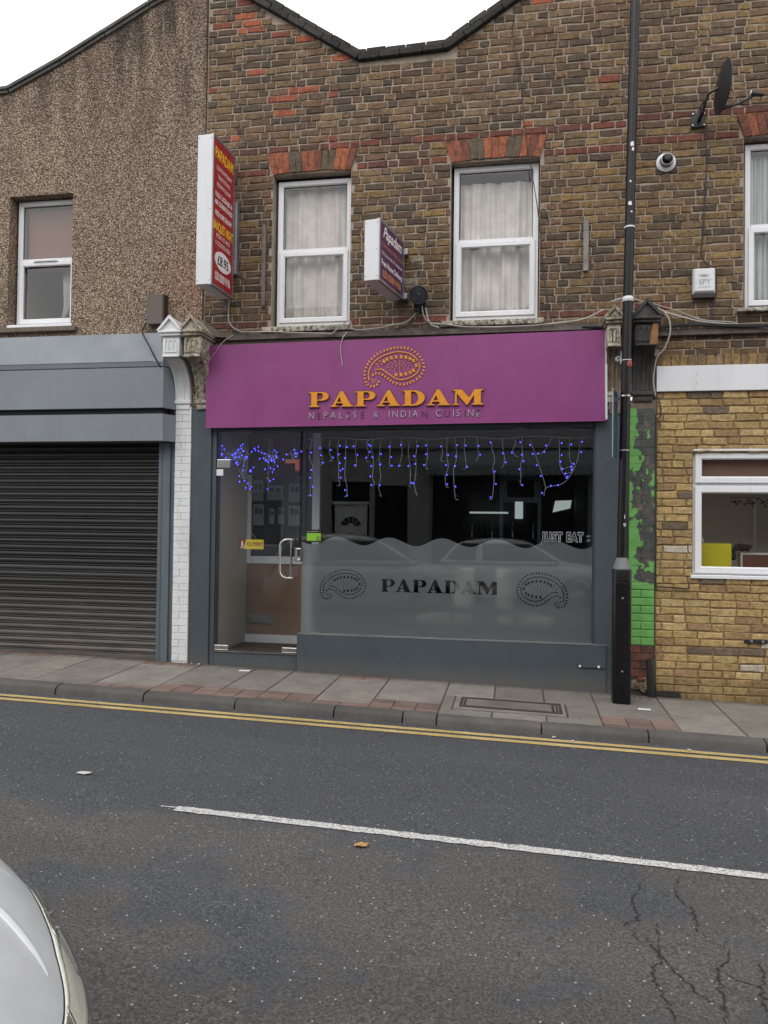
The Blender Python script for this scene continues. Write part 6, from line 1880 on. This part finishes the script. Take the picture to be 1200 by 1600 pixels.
    # lights, lines and trims
    def lin(tab, x):
        tab = sorted(tab)
        if x <= tab[0][0]: return tab[0][1]
        for (x0, y0), (x1, y1) in zip(tab[:-1], tab[1:]):
            if x <= x1: return y0 + (y1 - y0) * (x - x0) / (x1 - x0)
        return tab[-1][1]
    TOP = [(11, .636), (14, .642), (17, .652), (20, .668), (24.3, .700), (31, .722), (36, .727), (42, .722)]
    BOT = [(11, .590), (20, .588), (27, .600), (31, .618), (35, .650), (39, .690), (42, .717)]
    def band(nm, th0, th1, top, bot, off, mt, parent, s, nu=30, nv=8, th_=.002):
        vs, fs = [], []
        for j in range(nv + 1):
            for i in range(nu + 1):
                a = th0 + (th1 - th0) * i / nu
                zb_, zt2 = bot(a), top(a)
                vs.append(surf(LOW, zt_(LOW, zb_ + (zt2 - zb_) * j / nv), s * D(a), n_low, off))
        for j in range(nv):
            for i in range(nu):
                q = j * (nu + 1) + i; fs.append((q, q + 1, q + nu + 2, q + nu + 1))
        o = L(nm, MB().add(vs, fs), mt, parent, smooth=True)
        so = o.modifiers.new('th', 'SOLIDIFY'); so.thickness = th_; so.offset = -1
        return o
    ft, fb = (lambda a: lin(TOP, a)), (lambda a: lin(BOT, a))
    for s in (1, -1):
        hl = band('headlight', 11, 41.8, ft, fb, .0015, M['reflector'], c, s)
        band('lens', 10.8, 42, lambda a: ft(a) + .001, lambda a: fb(a) - .001, .010, M['lens'], hl, s)
        band('lamp_bowl', 33.6, 37.2, lambda a: ft(a) - .004, lambda a: max(fb(a) + .002, ft(a) - .022), .0035, M['lampgrey'], hl, s, 8, 4)
        band('lamp_bowl', 30.0, 32.8, lambda a: ft(a) - .003, lambda a: ft(a) - .030, .0035, M['lampgrey'], hl, s, 8, 4)
        band('lamp_bowl', 13, 17.6, lambda a: ft(a) - .004, lambda a: fb(a) + .006, .0035, M['lampgrey'], hl, s, 8, 4)
        band('reflector_rib', 28.6, 29.4, lambda a: ft(a) - .002, lambda a: fb(a) + .012, .0045, M['steel'], hl, s, 3, 4)
        band('reflector_rib', 18.0, 18.6, lambda a: ft(a) - .002, lambda a: fb(a) + .008, .0045, M['steel'], hl, s, 3, 4)
        band('lamp_shroud', 12, 36, lambda a: fb(a) + .020 - .012 * (a > 30), lambda a: fb(a) + .001, .004, M['shroud'], hl, s, 30, 3)
        for (zz, aa) in ((.700, 34.6), (.694, 31.4), (.612, 15.5)):
            q = surf(LOW, zt_(LOW, zz), s * D(aa), n_low, .005)
            L('bulb_cap', MB().lathe([(.001, -.006), (.006, -.004), (.0065, .003), (.002, .005)], q, 'z', 12), M['steel'], parent=hl, smooth=50)
        band('shut_line', 4, 56, lambda a: (ft(a) if a < 41.8 else .722 + (a - 41.8) * .0010) + .0045, lambda a: (ft(a) if a < 41.8 else .722 + (a - 41.8) * .0010) + .0015, .0012, M['dark'], c, s, 50, 1, .001)
        CR = [(.705, 19.0), (.711, 19.4), (.731, 20.0), (.751, 20.5), (.788, 21.8), (.82, 23.0), (.855, 25.0), (.885, 28.0), (.91, 32.0), (.93, 37.0)]
        pr2 = catmull([Vector((z_, a_, 0)) for z_, a_ in CR], 4)
        cr = [surf(LOW, zt_(LOW, q.x), s * D(q.y), n_low, -.004) for q in pr2]
        L('bonnet_crease', MB().tube(cr, [.0042 + .0085 * min(1, k / 16) for k in range(len(cr))], 10), paintmat, smooth=80)
        patch('tail_light', LOW, n_low, zt_(LOW, .66), zt_(LOW, .86), s * D(146), s * D(161), .003, M['tail'])
    patch('bumper_line', LOW, n_low, zt_(LOW, .579), zt_(LOW, .5835), D(-70), D(70), .0012, M['dark'], nu=60, nv=1)
    patch('grille', LOW, n_low, zt_(LOW, .62), zt_(LOW, .72), D(-7), D(7), .002, M['dark'])
    patch('lower_intake', LOW, n_low, zt_(LOW, .27), zt_(LOW, .42), D(-22), D(22), .002, M['dark'], nu=30)
    patch('number_plate', LOW, n_low, zt_(LOW, .46), zt_(LOW, .56), D(-5.5), D(5.5), .012, M['whiteplastic'])
    for s in (1, -1):
        dm_ = L('door_mirror', MB().box(-1.40, -1.29, min(s * .78, s * .96), max(s * .78, s * .96), .935, 1.06), paintmat, bevel=.03, seg=3, smooth=50)
        L('mirror_arm', MB().tube([(-1.36, s * .66, .93), (-1.35, s * .80, .955)], .022, 8), M['dark'], parent=dm_)
    return c
m_, nt, bs = nmat('silver_car_paint')
p = pos(nt)
bs.inputs['Base Color'].default_value = (.46, .49, .53, 1)
nt.links.new(ramp(nt, nz(nt, p, 5, 6, .7), [(.3, (.43, .445, .46)), (.7, (.54, .555, .57))]), bs.inputs['Base Color'])
bs.inputs['Metallic'].default_value = .25; bs.inputs['Roughness'].default_value = .5
bs.inputs['Coat Weight'].default_value = .6; bs.inputs['Coat Roughness'].default_value = .08
bump(nt, bs, nz(nt, p, 900, 1), .02, .001)
M['silver'] = m_
m_, nt, bs = nmat('white_car_paint')
bs.inputs['Base Color'].default_value = (.72, .73, .74, 1); bs.inputs['Roughness'].default_value = .3; bs.inputs['Coat Weight'].default_value = .5
M['whitecar'] = m_
M['carglass'] = plain('tinted_car_glass', (.03, .035, .038), .08)
M['tyre'] = plain('tyre_rubber', (.02, .02, .02), .85)
M['reflector'] = paint('headlight_reflector', (.80, .80, .72), .3, .10, .15, (.40, .39, .30), 30, metal=.0, streak=False)
M['shroud'] = plain('ivory_lamp_shroud', (.78, .78, .72), .3)
M['lampgrey'] = plain('lamp_bowl_grey', (.20, .19, .15), .3, .5)
M['lens'] = glass_mat('headlight_lens', (.97, .97, .95), .03)
M['tail'] = plain('tail_light_red', (.30, .02, .02), .2)
hx, hy_ = -.748, -6.70
car('silver_car', 'silver car nosing into the lower left corner with its headlight showing', (hx, hy_, zr(hx, hy_)), math.radians(-10), 3.95, M['silver'], 2.5)
car('white_hatchback', 'white parked hatchback behind the viewer, mirrored in the shop window', (2.15, -9.45, zr(2, -9.4)), 0, 3.95, M['whitecar'], 3.6)

# ================================================================== OPPOSITE SIDE OF THE STREET (seen mirrored in the glass)
YO = -13.3
m = MB()
m.box(-16, 14, -13.4, -10.40, -.55, -.02)
op = m.build('far_pavement', M['slab']); op.color = (1, 1, 1, 1)
reg(op, kind='structure', label='pavement on the opposite side of the street')
M['opwall'] = paint('pale_render', (.36, .36, .37), .9, .08, .2)
M['opgrey'] = paint('grey_shop_paint', (.24, .26, .28), .6, .06, .1)
M['opbrick'] = paint('red_brown_wall', (.17, .10, .08), .9, .2, .3)
M['opdark'] = plain('dark_shop_glass', (.010, .010, .012), .25)
OB = empty('awning_shop', (-1.5, YO, 0), 'pale shop across the street with a grey awning, seen mirrored in the restaurant window', 'building')
ops = [rect(-5.2, -4.1, -.05, 2.75), rect(-3.96, -3.02, .55, 2.66), rect(-2.42, 1.93, .35, 2.96)]
ops += [rect(-4.9, -3.8, 4.3, 5.9), rect(-2.2, -1.1, 4.3, 5.9), rect(.3, 1.4, 4.3, 5.9)]
wl2 = slab(rect(-5.9, 2.45, -.3, 7.2), ops, YO, YO - .3)
wl2.build('wall', M['opwall'], OB)
MB().box(-5.85, 2.40, YO - .6, YO - .55, -.3, 7.0).build('inner_wall', M['opdark'], OB)
MB().box(-6.0, 2.5, YO - .3, YO + .12, 7.2, 7.4).build('parapet', M['opwall'], OB)
for a, b in ((-4.9, -3.8), (-2.2, -1.1), (.3, 1.4)):
    f = MB().ring(a, b, 4.3, 5.9, .07, YO - .12, YO - .18)
    w2 = MB(); w2.box(a, b, YO - .16, YO - .10, 4.3, 4.37).box(a, b, YO - .16, YO - .10, 5.83, 5.9).box(a, a + .07, YO - .16, YO - .10, 4.37, 5.83).box(b - .07, b, YO - .16, YO - .10, 4.37, 5.83).box(a + .07, b - .07, YO - .16, YO - .10, 5.07, 5.13)
    w_o = w2.build('window', M['upvc'], OB)
    MB().box(a + .07, b - .07, YO - .16, YO - .15, 4.37, 5.83).build('pane', M['opdark'], w_o)
MB().box(-2.5, 2.0, YO - .001, YO + .16, 2.97, 3.62).build('fascia', M['opgrey'], OB, bevel=.01)
MB().box(-5.9, 2.45, YO - .001, YO + .22, 3.66, 3.80).box(-5.9, 2.45, YO - .001, YO + .14, 3.81, 3.88).build('cornice', M['opwall'], OB, bevel=.01)
m = MB(); nS = 30; x0_, x1_ = -2.5, 2.0
pts = []
for i in range(nS):
    a = x1_ - (x1_ - x0_) * i / nS; b = x1_ - (x1_ - x0_) * (i + 1) / nS
    for k in range(5): 
        t = k / 5; pts.append((a + (b - a) * t, 2.96 - .075 * math.sin(PI * t)))
pts.append((x0_, 2.96))
m.prism([(x0_, 3.18), (x1_, 3.18)] + pts, 'y', YO + .50, YO + .515); m.build('valance', M['opgrey'], OB)
m = MB(); m.prism([(YO + .155, 3.60), (YO + .155, 3.57), (YO + .50, 3.15), (YO + .515, 3.18)], 'x', x0_, x1_); m.build('awning_cloth', M['opgrey'], OB)
me = text_mesh("57 Catherine's", .24, align='CENTER', shear=.35, sx=.95)
me.transform(Matrix.Translation((1.05, YO + .162, 3.26)) @ Matrix.Rotation(PI, 4, 'Z') @ FRONT)
for v in me.vertices: v.co.y = YO + .3425 + (3.36 - v.co.z) * .80 + .012
link('lettering', me, M['stblack'], OB)
# shop door and frames
m = MB()
for a, b, c, d in ((-2.42, -2.34, .35, 2.96), (-.50, -.40, -.1, 2.96), (.52, .62, -.1, 2.96), (1.85, 1.93, .35, 2.96), (-.40, .52, 2.20, 2.34), (-.40, .52, 2.80, 2.96), (-.40, -.30, 2.34, 2.80), (.42, .52, 2.34, 2.80)):
    m.box(a, b, YO - .14, YO - .04, c, d)
m.build('shop_frame', M['opgrey'], OB)
MB().box(-2.34, 1.85, YO - .11, YO - .10, .35, 2.95).build('shop_glass', M['opdark'], OB)
dd = MB().box(-5.12, -4.18, YO - .14, YO - .09, -.1, 2.10).box(-5.2, -4.1, YO - .14, YO - .05, 2.11, 2.20).build('panel_door', M['upvc'], OB, bevel=.004)
for k in range(5):
    a0, a1 = math.radians(8 + k * 34), math.radians(8 + k * 34 + 27)
    P_ = [(-4.65 + r_ * math.cos(a), 1.50 + r_ * .95 * math.sin(a)) for r_, aa in ((.10, (a0, a1)), (.30, (a1, a0))) for a in aa]
    MB().prism(P_, 'y', YO - .089, YO - .086).build('fan_light', M['opdark'], dd)
MB().box(-4.68, -4.62, YO - .089, YO - .06, 1.22, 1.32).build('knocker', M['opdark'], dd)
MB().box(-4.28, -4.25, YO - .089, YO - .04, 1.0, 1.25).build('door_handle', M['opdark'], dd)
MB().box(-5.12, -4.18, YO - .14, YO - .13, 2.21, 2.72).build('transom_pane', M['opdark'], dd)
MB().box(-3.96, -3.02, YO - .14, YO - .13, .55, 2.66).build('dark_window', M['opdark'], OB)
NB = empty('brown_brick_house', (8, YO, 0), 'plain brown brick house across the street beside the awning shop', 'building')
def opp_house(root, x0, x1, h, mat, wins):
    hs2 = [rect(a, b, c, d) for a, b, c, d in wins]
    slab(rect(x0, x1, -.3, h), hs2, YO - .02, YO - .3).build('wall', mat, root)
    MB().box(x0 + .05, x1 - .05, YO - .6, YO - .5, -.3, h - .1).build('inner_wall', M['opdark'], root)
    MB().prism([(YO + .1, h), (YO - .5, h), (YO - 3.5, h + 1.9), (YO - 3.6, h + 1.9)], 'x', x0, x1).build('roof', M['opbrick'], root)
    for a, b, c, d in wins:
        w2 = MB(); w2.box(a, b, YO - .16, YO - .10, c, c + .06).box(a, b, YO - .16, YO - .10, d - .06, d).box(a, a + .06, YO - .16, YO - .10, c + .06, d - .06).box(b - .06, b, YO - .16, YO - .10, c + .06, d - .06)
        o = w2.build('window', M['upvc'], root); MB().box(a + .06, b - .06, YO - .15, YO - .14, c + .06, d - .06).build('pane', M['opdark'], o)
opp_house(NB, 2.5, 13.5, 6.6, M['opbrick'], [(3.6, 4.7, 4.2, 5.7), (6.0, 7.1, 4.2, 5.7), (8.4, 9.5, 4.2, 5.7), (3.6, 4.7, .9, 2.4), (6.0, 7.1, .9, 2.4), (8.4, 9.5, .9, 2.4)])
NB2 = empty('pale_house', (-10, YO, 0), 'pale rendered house across the street on the other side of the awning shop', 'building')
opp_house(NB2, -16, -5.95, 6.9, M['opwall'], [(-7.6, -6.6, 4.2, 5.7), (-10.0, -9.0, 4.2, 5.7), (-12.6, -11.6, 4.2, 5.7), (-7.6, -6.6, .9, 2.5), (-10.0, -9.0, .9, 2.5), (-12.6, -11.6, .9, 2.5)])
